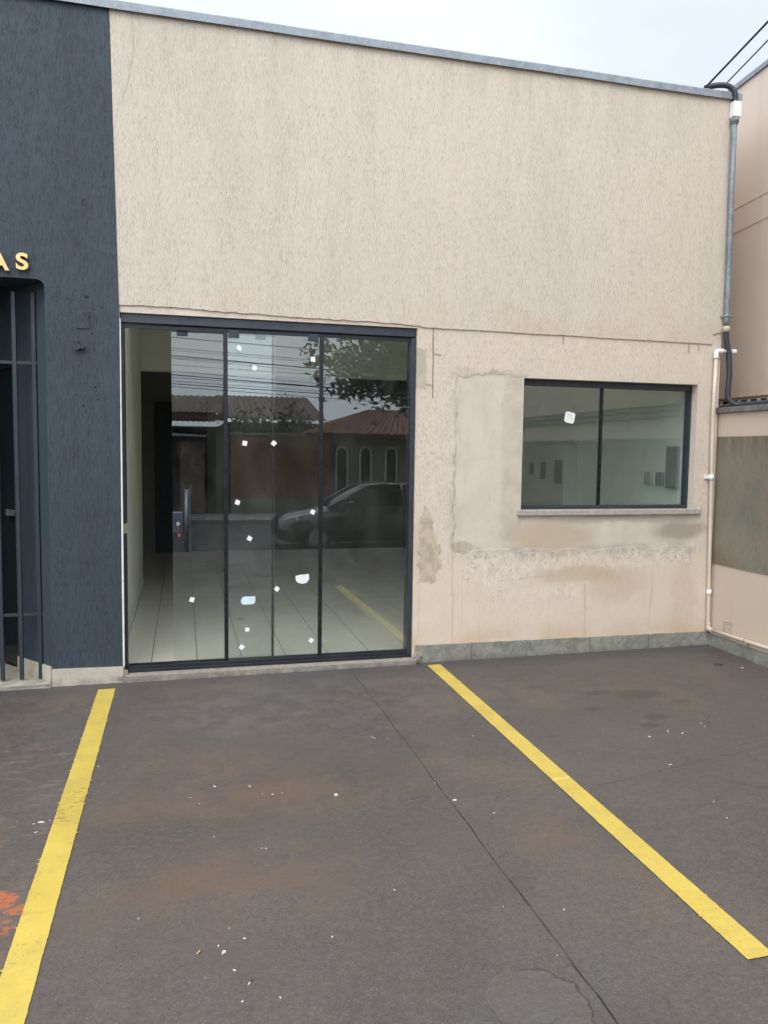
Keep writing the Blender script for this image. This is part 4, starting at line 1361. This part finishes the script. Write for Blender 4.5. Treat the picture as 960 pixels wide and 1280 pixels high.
chip(0.132, -1.778, 0.012, 'flat white chip, left of a level pair on brown worn ground', 0.5, 'chip')
chip(0.292, -1.815, 0.012, 'flat white chip, right of a level pair on brown worn ground', 0.5, 'chip')
chip(0.037, -2.985, 0.016, 'tan chip low in the bay beside two pale chips', 0.45, 'chip_tan')
chip(0.115, -3.002, 0.016, 'pale pinkish elongated chip right of the tan chip', 0.5, 'chip')
chip(0.100, -2.965, 0.008, 'small pale chip just above the pinkish elongated chip', 0.6, 'chip')
chip(0.142, -3.095, 0.008, 'small white chip below the pinkish elongated chip', 0.6, 'chip')
chip(0.182, -3.164, 0.010, 'flat white chip, lowest but one towards the front of the bay', 0.5, 'chip')
chip(2.657, -1.638, 0.022, 'long white chip below the oil spots, left of a close pair', 0.35, 'chip')
chip(2.716, -1.687, 0.018, 'long white chip below the oil spots, right of a close pair', 0.35, 'chip')
chip(2.506, -1.690, 0.013, 'single white chip left of the close pair below the oil spots', 0.6, 'chip')
chip(2.388, -2.051, 0.015, 'single white chip in the right bay above the faint crack', 0.5, 'chip')
chip(1.186, -2.172, 0.014, 'pale chip lying right on the long crack', 0.7, 'chip')
chip(3.955, -0.652, 0.016, 'white chip near the foot of the right boundary wall', 0.6, 'chip')
chip(1.276, -3.048, 0.006, 'tiny white speck chip beside the long crack near the front', 0.8, 'chip')
chip(-0.418, -1.417, 0.009, 'tiny white chip touching the inner edge of the left yellow line', 0.5, 'chip')
bm = BM()
for (cx, cy, s, n) in ((0.0, -1.885, 0.055, 9), (0.345, -1.93, 0.06, 6), (0.29, -2.38, 0.03, 4), (1.0, -1.38, 0.05, 8), (1.33, -2.33, 0.02, 3), (1.53, -1.45, 0.02, 2), (1.8, -2.14, 0.02, 2),
                       (2.38, -2.48, 0.04, 2), (2.25, -2.64, 0.05, 3), (1.05, -2.98, 0.03, 3), (0.2, -3.25, 0.04, 4), (4.08, -0.08, 0.05, 7), (2.9, -1.6, 0.1, 2), (1.17, -2.0, 0.05, 3), (3.2, -1.5, 0.3, 4), (0.75, -3.0, 0.4, 6)):
    for k in range(max(1, int(n * 0.6))):
        x, y = cx + random.gauss(0, s * 0.6), cy + random.gauss(0, s * 0.4)
        s_ = random.uniform(0.0018, 0.0045)
        m = Matrix.Translation((x, y, gz(x, y) + s_ * 0.25)) @ Matrix.Rotation(random.uniform(0, PI), 4, 'Z')
        obox(bm, m, s_ * random.uniform(1.2, 2.6), s_ * 1.2, s_ * 0.7, s_ * 0.15)
tag(obj('plaster_crumbs', bm, M['chip']), 'scattered tiny white crumbs over the dark forecourt', 'crumbs', None, 'stuff')
bm = BM()
tube(bm, [(3.836, -0.542, gz(3.836, -0.542) - 0.01), (3.836, -0.542, gz(3.836, -0.542) + 0.003)], 0.030, 18)
tag(obj('floor_drain', bm, M['track']), 'small black round floor drain in the ground near the right corner', 'floor drain')

# ================================================================== ACROSS THE STREET (mirrored in the glass)
def tile_roof(bm, p00, p10, p11, p01, pitch=0.22, amp=0.045, thick=0.05):
    """ribbed sheet on a quad: p00-p10 eave, p01-p11 ridge"""
    p00, p10, p11, p01 = map(Vector, (p00, p10, p11, p01))
    n = int((p10 - p00).length / pitch * 8)
    nr = (p10 - p00).cross(p01 - p00).normalized()
    if nr.z < 0:
        nr = -nr
    rows = 6
    vs = []
    for j in range(rows + 1):
        row = []
        for i in range(n + 1):
            a = p00.lerp(p10, i / n)
            c = p01.lerp(p11, i / n)
            h = amp * abs(math.sin(PI * i / 8.0))
            row.append(bm.verts.new(a.lerp(c, j / rows) + nr * h))
        vs.append(row)
    for j in range(rows):
        for i in range(n):
            bm.faces.new([vs[j][i], vs[j][i + 1], vs[j + 1][i + 1], vs[j + 1][i]])

H1 = thing('garage_house', 'low house with brown ribbed roof and dark open garage, mirrored in the left door glass', 'house', (-2.5, -23, -0.5))
bm = BM()
box(bm, -7.0, -1.2, -28, -20.6, -0.6, 2.25)
box(bm, 1.05, 1.45, -28, -20.6, -0.6, 2.25)
box(bm, -1.2, 1.05, -28, -26, -0.6, 2.25)
box(bm, -7.0, 1.45, -28, -20.6, 2.26, 2.32)
obj('wall', bm, M['grey_house'], H1)
bm = BM()
tile_roof(bm, (-7.3, -20.0, 2.72), (1.30, -20.0, 2.72), (1.30, -24.0, 3.50), (-7.3, -24.0, 3.50))
tile_roof(bm, (-7.3, -28.4, 2.72), (1.30, -28.4, 2.72), (1.30, -24.0, 3.505), (-7.3, -24.0, 3.505))
obj('roof', bm, M['old_roof'], H1)
bm = BM()
box(bm, 1.46, 4.70, -27, -22.6, -0.6, 2.55)
obj('wall', bm, M['grey_house'], H1)
bm = BM()
tile_roof(bm, (1.2, -22.2, 2.62), (5.0, -22.2, 2.62), (4.7, -25.0, 3.62), (1.2, -25.0, 3.62))
obj('roof', bm, M['old_roof'], H1)
bm = BM()
box(bm, -7.2, 1.25, -20.12, -20.06, 2.50, 2.70)
obj('fascia', bm, M['old_roof'], H1)
bm = BM()
prism(bm, [(-3.2, 2.02), (0.72, 1.98), (0.72, 2.02), (-3.2, 2.22)], -20.5, -19.9, 'y')
obj('canopy', bm, M['canopy'], H1)
bm = BM()
box(bm, -0.10, 0.68, -20.52, -20.45, -0.5, 1.82, 0.01)
g1 = obj('gate_panel', bm, M['tan_gate'], H1)
bm = BM()
for k in range(7):
    a = -0.08 + k * 0.105
    prism(bm, [(a, 1.82), (a + 0.09, 1.82), (a + 0.045, 1.93)], -20.51, -20.46, 'y')
obj('gate_finial', bm, M['tan_gate'], g1)

W1 = thing('red_street_wall', 'faded red front wall across the street, mirrored in the middle door glass', 'wall', (3.0, -20, -0.5))
bm = BM()
box(bm, 1.5, 4.75, -20.2, -20.0, -0.6, 2.05)
obj('wall_body', bm, M['brick_red'], W1)
bm = BM()
box(bm, 1.46, 4.79, -20.25, -19.95, 2.051, 2.12, 0.01)
obj('coping', bm, M['grey_house'], W1)
bm = BM()
box(bm, 1.5, 4.75, -19.999, -19.97, -0.55, 0.0)
obj('plinth', bm, M['grey_house'], W1)

H2 = thing('tiled_house', 'house with clay tile roof and arched windows, mirrored in the right door glass', 'house', (7.5, -23, -0.5))
bm = BM()
box(bm, 4.80, 14.0, -28, -20.3, -0.6, 2.2)
obj('wall', bm, M['grey_house'], H2)
bm = BM()
tile_roof(bm, (3.9, -19.9, 2.12), (15.0, -19.9, 2.12), (11.0, -23.5, 3.12), (6.9, -23.5, 3.12), 0.24, 0.06)
tile_roof(bm, (3.9, -19.9, 2.12), (3.9, -27.5, 2.12), (6.9, -23.6, 3.12), (6.9, -23.5, 3.12), 0.24, 0.06)
tile_roof(bm, (3.9, -28.3, 2.12), (15.0, -28.3, 2.12), (11.0, -23.5, 3.122), (6.9, -23.5, 3.122), 0.24, 0.06)
obj('roof', bm, M['clay'], H2)
bm = BM()
box(bm, 4.3, 14.6, -20.1, -20.0, 1.99, 2.10)
obj('fascia', bm, M['old_roof'], H2)
for cx in (5.18, 6.0, 6.9, 7.8):
    def archp(w, z0, z1):
        p = [(cx + w, z0)]
        for k in range(9):
            a = PI * k / 8
            p.append((cx + w * math.cos(a), z1 + w * math.sin(a)))
        p.append((cx - w, z0))
        return p
    bm = BM()
    prism(bm, archp(0.16, -0.15, 1.52), -20.2995, -20.26, 'y')
    wn = obj('arched_window', bm, M['dark_glass'], H2)
    bm = BM()
    o_, i_ = archp(0.22, -0.2, 1.52), archp(0.162, -0.2, 1.52)
    vo = [[bm.verts.new((p[0], yy, p[1])) for p in o_] for yy in (-20.2995, -20.24)]
    vi = [[bm.verts.new((p[0], yy, p[1])) for p in i_] for yy in (-20.2995, -20.24)]
    for k in range(len(o_) - 1):
        bm.faces.new([vo[1][k], vo[1][k + 1], vi[1][k + 1], vi[1][k]])
        bm.faces.new([vo[0][k], vo[0][k + 1], vo[1][k + 1], vo[1][k]])
        bm.faces.new([vi[0][k], vi[0][k + 1], vi[1][k + 1], vi[1][k]])
    obj('window_surround', bm, M['vent'], wn)
# farther row of houses/left and right so the street does not end in the air
for (x0, x1, zr, yb, lab) in ((-26, -7.6, 3.3, -21, 'plain beige house on the far side of the street, beyond the garage house'), (14.6, 30, 3.4, -21, 'plain beige house on the far side of the street, beyond the tiled house')):
    hh = thing('street_house', lab, 'house', ((x0 + x1) / 2, yb, -0.5))
    bm = BM()
    box(bm, x0, x1, yb - 7, yb, -0.6, 2.5)
    obj('wall', bm, M['vent'], hh)
    bm = BM()
    tile_roof(bm, (x0 - .3, yb + .5, 2.5), (x1 + .3, yb + .5, 2.5), (x1 + .3, yb - 3.5, zr + .3), (x0 - .3, yb - 3.5, zr + .3), 0.3, 0.06)
    obj('roof', bm, M['clay'], hh)
    for k in range(4):
        xx = x0 + (x1 - x0) * (k + .5) / 4
        bm = BM()
        box(bm, xx - .6, xx + .6, yb + .001, yb + .05, 0.5, 1.7)
        obj('window', bm, M['dark_glass'], hh)

# tree on the near pavement
tr = thing('street_tree', 'dark leafy pavement tree mirrored at the top right of the glass door', 'tree', (6.0, -8.9, -0.5))
bm = BM()
rt = random.Random(11)
base = Vector((6.0, -8.9, -0.5))
trunk_pts = [base, base + Vector((0.05, 0, 1.0)), base + Vector((-0.05, 0.05, 2.0)), base + Vector((0.05, 0, 3.0))]
tube(bm, spline(trunk_pts, 5), lambda t: 0.17 - 0.06 * t, 12)
tips = []
for k in range(19):
    a = 2 * PI * k / 19 + rt.uniform(-.3, .3)
    rr_ = rt.uniform(1.2, 2.5)
    e = base + Vector((rr_ * math.cos(a), rr_ * math.sin(a), rt.uniform(3.15, 6.2)))
    s0 = base + Vector((0.03, 0.0, rt.uniform(2.4, 3.0)))
    mid = s0.lerp(e, 0.5) + Vector((0, 0, rt.uniform(.1, .5)))
    tube(bm, spline([s0, mid, e], 5), lambda t: 0.075 - 0.055 * t, 8)
    tips += [e, mid.lerp(e, .5), e + Vector((rt.uniform(-.6, .6), rt.uniform(-.6, .6), rt.uniform(-.3, .6)))]
obj('trunk', bm, M['bark'], tr)
bm = BM()
for tip in tips:
    for q in range(14):
        cc = tip + Vector((rt.gauss(0, .42), rt.gauss(0, .42), rt.gauss(0, .36)))
        for l in range(28):
            p = cc + Vector((rt.gauss(0, .17), rt.gauss(0, .17), rt.gauss(0, .13)))
            u = Vector((rt.uniform(-1, 1), rt.uniform(-1, 1), rt.uniform(-.6, .6))).normalized()
            v = u.cross(Vector((rt.uniform(-1, 1), rt.uniform(-1, 1), rt.uniform(-1, 1)))).normalized()
            s_ = rt.uniform(.06, .12)
            bm.faces.new([bm.verts.new(p - u * s_), bm.verts.new(p + v * s_ * .42), bm.verts.new(p + u * s_), bm.verts.new(p - v * s_ * .42)])
obj('crown', bm, M['leaf'], tr)

rs = random.Random(21)
for (sx, sw, lab) in ((2.2, 0.75, 'bushy dark shrub behind the red street wall, nearer the garage house'), (3.7, 0.8, 'bushy dark shrub behind the red street wall, nearer the tiled house')):
    sh = thing('garden_shrub', lab, 'shrub', (sx, -21.2, -0.5), 'shrubs behind the red street wall')
    bm = BM()
    for q in range(5):
        tube(bm, [(sx, -21.2, -0.6), (sx + rs.uniform(-.3, .3), -21.2 + rs.uniform(-.2, .2), 1.2), (sx + rs.uniform(-.7, .7), -21.2 + rs.uniform(-.3, .3), 2.4)], lambda t: 0.04 - 0.025 * t, 6)
    obj('stem', bm, M['bark'], sh)
    bm = BM()
    for q in range(1800):
        p = Vector((sx + rs.gauss(0, sw * .55), -21.2 + rs.gauss(0, .3), 2.05 + rs.gauss(0, .38)))
        u = Vector((rs.uniform(-1, 1), rs.uniform(-1, 1), rs.uniform(-.6, 1))).normalized()
        v = u.cross(Vector((rs.uniform(-1, 1), rs.uniform(-1, 1), rs.uniform(-1, 1)))).normalized()
        s_ = rs.uniform(.05, .11)
        bm.faces.new([bm.verts.new(p - u * s_), bm.verts.new(p + v * s_ * .4), bm.verts.new(p + u * s_), bm.verts.new(p - v * s_ * .4)])
    obj('foliage', bm, M['leaf'], sh)
# utility pole and the street cables
for (px_, lab) in ((4.45, 'concrete utility pole on the near pavement carrying the two service cables'), (13.0, 'concrete utility pole on the far pavement beyond the tiled house'), (-19.0, 'concrete utility pole on the far pavement beyond the garage house')):
    up_ = thing('utility_pole', lab, 'utility pole', (px_, -17.9, -0.46))
    bm = BM()
    py_ = -9.2 if px_ == 4.45 else -17.9
    up_.location.y = py_
    tube(bm, [(px_, py_, -0.46), (px_, py_, 7.2)], lambda t: 0.16 - 0.06 * t, 14)
    obj('pole_shaft', bm, M['pole'], up_)
    for z_ in (6.2, 5.5):
        bm = BM()
        if py_ > -10:
            box(bm, px_ - 0.55, px_ + 0.55, py_ - 0.05, py_ + 0.06, z_ + 0.3, z_ + 0.39, 0.01)
        else:
            box(bm, px_ - 0.06, px_ + 0.06, py_ - 0.9, py_ + 0.9, z_, z_ + 0.12, 0.01)
        obj('crossarm', bm, M['bark'], up_)
zs = [4.86, 4.52, 4.46, 4.30, 4.24, 4.18, 4.02, 3.97, 3.86, 3.74, 3.66, 3.60, 3.52, 3.44]
rw = random.Random(5)
ordn = ['first', 'second', 'third', 'fourth', 'fifth', 'sixth', 'seventh', 'eighth', 'ninth', 'tenth', 'eleventh', 'twelfth', 'thirteenth', 'lowest']
for i, z_ in enumerate(zs):
    sl = 0.050 + rw.uniform(-.012, .012)
    yy = -17.9 + rw.uniform(-.5, .5)
    bm = BM()
    tube(bm, sag((-19, yy, z_ + 19 * sl), (13, yy, z_ - 13 * sl + .1), 0.10 + rw.uniform(0, .12)), rw.choice((.007, .009, .012)) if i not in (3,) else .018, 6)
    tag(obj('street_cable', bm, M['wire']), 'dark street cable across the mirrored sky, %s from the top' % ordn[i], 'cable', 'street cables mirrored in the door glass')

# parked car across the forecourt mouth
def build_car(x0, yc, zg):
    L = 4.35
    car = thing('parked_car', 'dark hatchback parked along the street, mirrored in the door glass', 'car', (x0 + L / 2, yc, zg))
    # stations: (x, half width, z_low, z_belt)   nose at x0
    st = [(0.00, .52, .30, .56), (0.06, .66, .24, .66), (0.25, .77, .20, .74), (0.60, .83, .19, .82), (1.05, .865, .19, .90), (1.35, .875, .19, .95), (2.0, .88, .19, .97), (2.8, .88, .19, .99),
          (3.4, .87, .19, 1.01), (3.9, .84, .20, 1.02), (4.2, .78, .24, 1.00), (4.32, .70, .30, .92), (4.35, .60, .36, .80)]
    bm = BM()
    rings = []
    for (x, w, zl, zb) in st:
        prof = [(0.0, zl), (w * .80, zl), (w * .96, zl + .06), (w, zl + (zb - zl) * .45), (w * .985, zl + (zb - zl) * .75), (w * .93, zb - .03), (w * .84, zb), (w * .45, zb + .035), (0.0, zb + .045)]
        ring = prof + [(-p[0], p[1]) for p in reversed(prof[1:-1])]
        rings.append([bm.verts.new((x0 + x, yc + p[0], zg + p[1])) for p in ring])
    m = len(rings[0])
    for i in range(len(st) - 1):
        for k in range(m):
            f = bm.faces.new([rings[i][k], rings[i][(k + 1) % m], rings[i + 1][(k + 1) % m], rings[i + 1][k]])
            f.smooth = True
    bm.faces.new(rings[0])
    bm.faces.new(list(reversed(rings[-1])))
    body = obj('body', bm, M['car'], car)
    # glasshouse: (x, half width top, z) roof line and base line
    def loft(sec, mat, name):
        bm = BM()
        rg = []
        for (x, wb, zb, wt, zt) in sec:
            prof = [(wb, zb), (wb * .5 + wt * .5 + .01, zb * .45 + zt * .55), (wt, zt - .03), (wt * .85, zt), (0, zt + .03)]
            ring = prof + [(-p[0], p[1]) for p in reversed(prof[:-1])]
            rg.append([bm.verts.new((x0 + x, yc + p[0], zg + p[1])) for p in ring])
        mm = len(rg[0])
        for i in range(len(sec) - 1):
            for k in range(mm - 1):
                f = bm.faces.new([rg[i][k], rg[i][k + 1], rg[i + 1][k + 1], rg[i + 1][k]])
                f.smooth = True
        bm.faces.new(rg[0])
        bm.faces.new(list(reversed(rg[-1])))
        return obj(name, bm, mat, car)
    loft([(1.08, .74, .92, .70, .95), (1.5, .80, .95, .64, 1.17), (1.95, .82, .97, .60, 1.385), (2.4, .82, .98, .60, 1.43), (3.1, .82, 1.0, .60, 1.42), (3.7, .80, 1.02, .58, 1.34), (4.12, .74, 1.02, .62, 1.10)], M['dark_glass'], 'glasshouse')
    bm = BM()
    rows = []
    for (x, w, z) in ((1.86, .60, 1.370), (2.0, .615, 1.425), (2.4, .62, 1.468), (3.1, .62, 1.458), (3.7, .60, 1.385), (3.95, .585, 1.29)):
        rows.append([bm.verts.new((x0 + x, yc + w * k, zg + z - .03 * k * k * k * k)) for k in (-1, -.8, -.4, 0, .4, .8, 1)])
    for i in range(len(rows) - 1):
        for k in range(6):
            f = bm.faces.new([rows[i][k], rows[i][k + 1], rows[i + 1][k + 1], rows[i + 1][k]])
            f.smooth = True
    bmesh.ops.solidify(bm, geom=bm.faces[:], thickness=0.02)
    obj('roof', bm, M['car'], car)
    for s in (-1, 1):
        bm = BM()
        tube(bm, [(x0 + 1.05, yc + s * .76, zg + .93), (x0 + 1.5, yc + s * .70, zg + 1.16), (x0 + 1.95, yc + s * .62, zg + 1.40), (x0 + 2.4, yc + s * .62, zg + 1.44)], 0.022, 8)
        tube(bm, [(x0 + 2.75, yc + s * .82, zg + .99), (x0 + 2.72, yc + s * .625, zg + 1.43)], 0.030, 8)
        obj('pillar', bm, M['car'], car)
        bm = BM()
        mtx = Matrix.Translation((x0 + 1.55, yc + s * .93, zg + 1.03))
        obox(bm, mtx, .12, .20, .13, 0.03)
        obj('side_mirror', bm, M['car'], car)
        bm = BM()
        quadbox(bm, [(x0 + .06, yc + s * .44, zg + .58), (x0 + .42, yc + s * .80, zg + .66), (x0 + .50, yc + s * .785, zg + .69), (x0 + .14, yc + s * .44, zg + .64),
                     (x0 + .10, yc + s * .44, zg + .66), (x0 + .44, yc + s * .80, zg + .775), (x0 + .54, yc + s * .77, zg + .79), (x0 + .20, yc + s * .44, zg + .705)])
        obj('headlight', bm, M['lamp_glass'], car)
        for wx in (0.82, 3.42):
            bm = BM()
            tube(bm, [(x0 + wx, yc + s * .68, zg + .30), (x0 + wx, yc + s * .895, zg + .30)], 0.30, 28)
            wh = obj('wheel', bm, M['tyre'], car)
            bm = BM()
            tube(bm, [(x0 + wx, yc + s * .89, zg + .30), (x0 + wx, yc + s * .905, zg + .30)], 0.19, 20)
            obj('rim', bm, M['rim'], wh)
    bm = BM()
    box(bm, x0 - .02, x0 + .05, yc - .40, yc + .40, zg + .42, zg + .55, 0.01)
    obj('radiator_grille', bm, M['track'], car)
build_car(1.93, -11.6, -0.585)

# service wires overhead (they meet the roof edge near the hose)
wire('service_cable', sag(Vector((3.91, 0.05, 4.375)), Vector((4.452, -9.15, 7.107)), 0.0), 0.008, 'black overhead cable meeting the roof edge beside the hose, upper of two')
wire('service_cable', sag(Vector((4.26, 0.25, 4.549)), Vector((3.98, -9.15, 6.58)), 0.0), 0.0055, 'thinner black overhead cable running behind the hose, lower of two')
# ================================================================== LIGHT, SKY, CAMERA
sun_el, sun_az = R(52), None
sd = Vector((-0.38, -0.75, 0.0)).normalized() * math.cos(sun_el)
sun_dir = Vector((sd.x, sd.y, math.sin(sun_el)))          # towards the sun
sun = bpy.data.lights.new('sun', 'SUN')
sun.energy = 1.1
sun.angle = R(28)
sun.color = (1.0, 0.965, 0.91)
so = bpy.data.objects.new('sun', sun)
COL.objects.link(so)
so.location = (5, -10, 20)
so.rotation_euler = (-sun_dir).to_track_quat('-Z', 'Y').to_euler()

w = bpy.data.worlds.new('World')
scn.world = w
w.use_nodes = True
nt = w.node_tree
bg = nt.nodes['Background']
sky = nt.nodes.new('ShaderNodeTexSky')
sky.sky_type = 'NISHITA'
sky.sun_disc = False
sky.sun_elevation = sun_el
sky.sun_rotation = math.atan2(sun_dir.x, sun_dir.y)
sky.air_density = 1.0
sky.dust_density = 3.0
sky.ozone_density = 1.0
tc = nt.nodes.new('ShaderNodeTexCoord')
def wn(kind, **kw):
    n = nt.nodes.new(kind)
    for k, v in kw.items():
        setattr(n, k, v)
    return n
nz = wn('ShaderNodeTexNoise')
mp = wn('ShaderNodeMapping')
mp.inputs['Scale'].default_value = (1.0, 1.0, 2.2)
nt.links.new(tc.outputs['Generated'], mp.inputs[0])
nt.links.new(mp.outputs[0], nz.inputs['Vector'])
nz.inputs['Scale'].default_value = 2.2
nz.inputs['Detail'].default_value = 6
nz.inputs['Roughness'].default_value = 0.5
mr = wn('ShaderNodeMapRange', clamp=True, interpolation_type='SMOOTHSTEP')
nt.links.new(nz.outputs['Fac'], mr.inputs[0])
mr.inputs[1].default_value, mr.inputs[2].default_value, mr.inputs[3].default_value, mr.inputs[4].default_value = 0.34, 0.66, 0.76, 0.99
dt = wn('ShaderNodeVectorMath', operation='DOT_PRODUCT')
nt.links.new(tc.outputs['Generated'], dt.inputs[0])
dt.inputs[1].default_value = sun_dir
glow = wn('ShaderNodeMapRange', clamp=True, interpolation_type='SMOOTHSTEP')
nt.links.new(dt.outputs['Value'], glow.inputs[0])
glow.inputs[1].default_value, glow.inputs[2].default_value, glow.inputs[3].default_value, glow.inputs[4].default_value = -0.35, 0.95, 8.3, 19.0
cc = wn('ShaderNodeVectorMath', operation='SCALE')
cc.inputs[0].default_value = (0.90, 0.975, 1.06)
nt.links.new(glow.outputs[0], cc.inputs['Scale'])
mx = wn('ShaderNodeMix', data_type='RGBA')
nt.links.new(mr.outputs[0], mx.inputs[0])
nt.links.new(sky.outputs[0], mx.inputs[6])
nt.links.new(cc.outputs[0], mx.inputs[7])
nt.links.new(mx.outputs[2], bg.inputs['Color'])
bg.inputs['Strength'].default_value = 0.11

cam = bpy.data.cameras.new('camera')
co = bpy.data.objects.new('camera', cam)
COL.objects.link(co)
yaw, pitch, roll = 0.25334899, -0.07696811, 0.01281937
fwd = Vector((math.sin(yaw) * math.cos(pitch), math.cos(yaw) * math.cos(pitch), math.sin(pitch)))
r0 = Vector((math.cos(yaw), -math.sin(yaw), 0))
u0 = r0.cross(fwd)
rr = r0 * math.cos(roll) + u0 * math.sin(roll)
uu = -r0 * math.sin(roll) + u0 * math.cos(roll)
m = Matrix((rr, uu, -fwd)).transposed().to_4x4()
m.translation = Vector((0, -5.4, 1.5578))
co.matrix_world = m
cam.sensor_width = 36
cam.lens = 36 * 971.228 / 1280
cam.clip_start = 0.05
cam.clip_end = 1500
scn.camera = co
scn.render.resolution_x, scn.render.resolution_y = 768, 1024
scn.view_settings.view_transform = 'Standard'
scn.view_settings.look = 'None'
scn.view_settings.exposure = 0.27
scn.view_settings.gamma = 1.0
scn.render.engine = 'CYCLES'
scn.cycles.max_bounces = 10
scn.cycles.transparent_max_bounces = 16
scn.cycles.glossy_bounces = 6
scn.cycles.use_denoising = True
scn.cycles.sample_clamp_indirect = 6.0
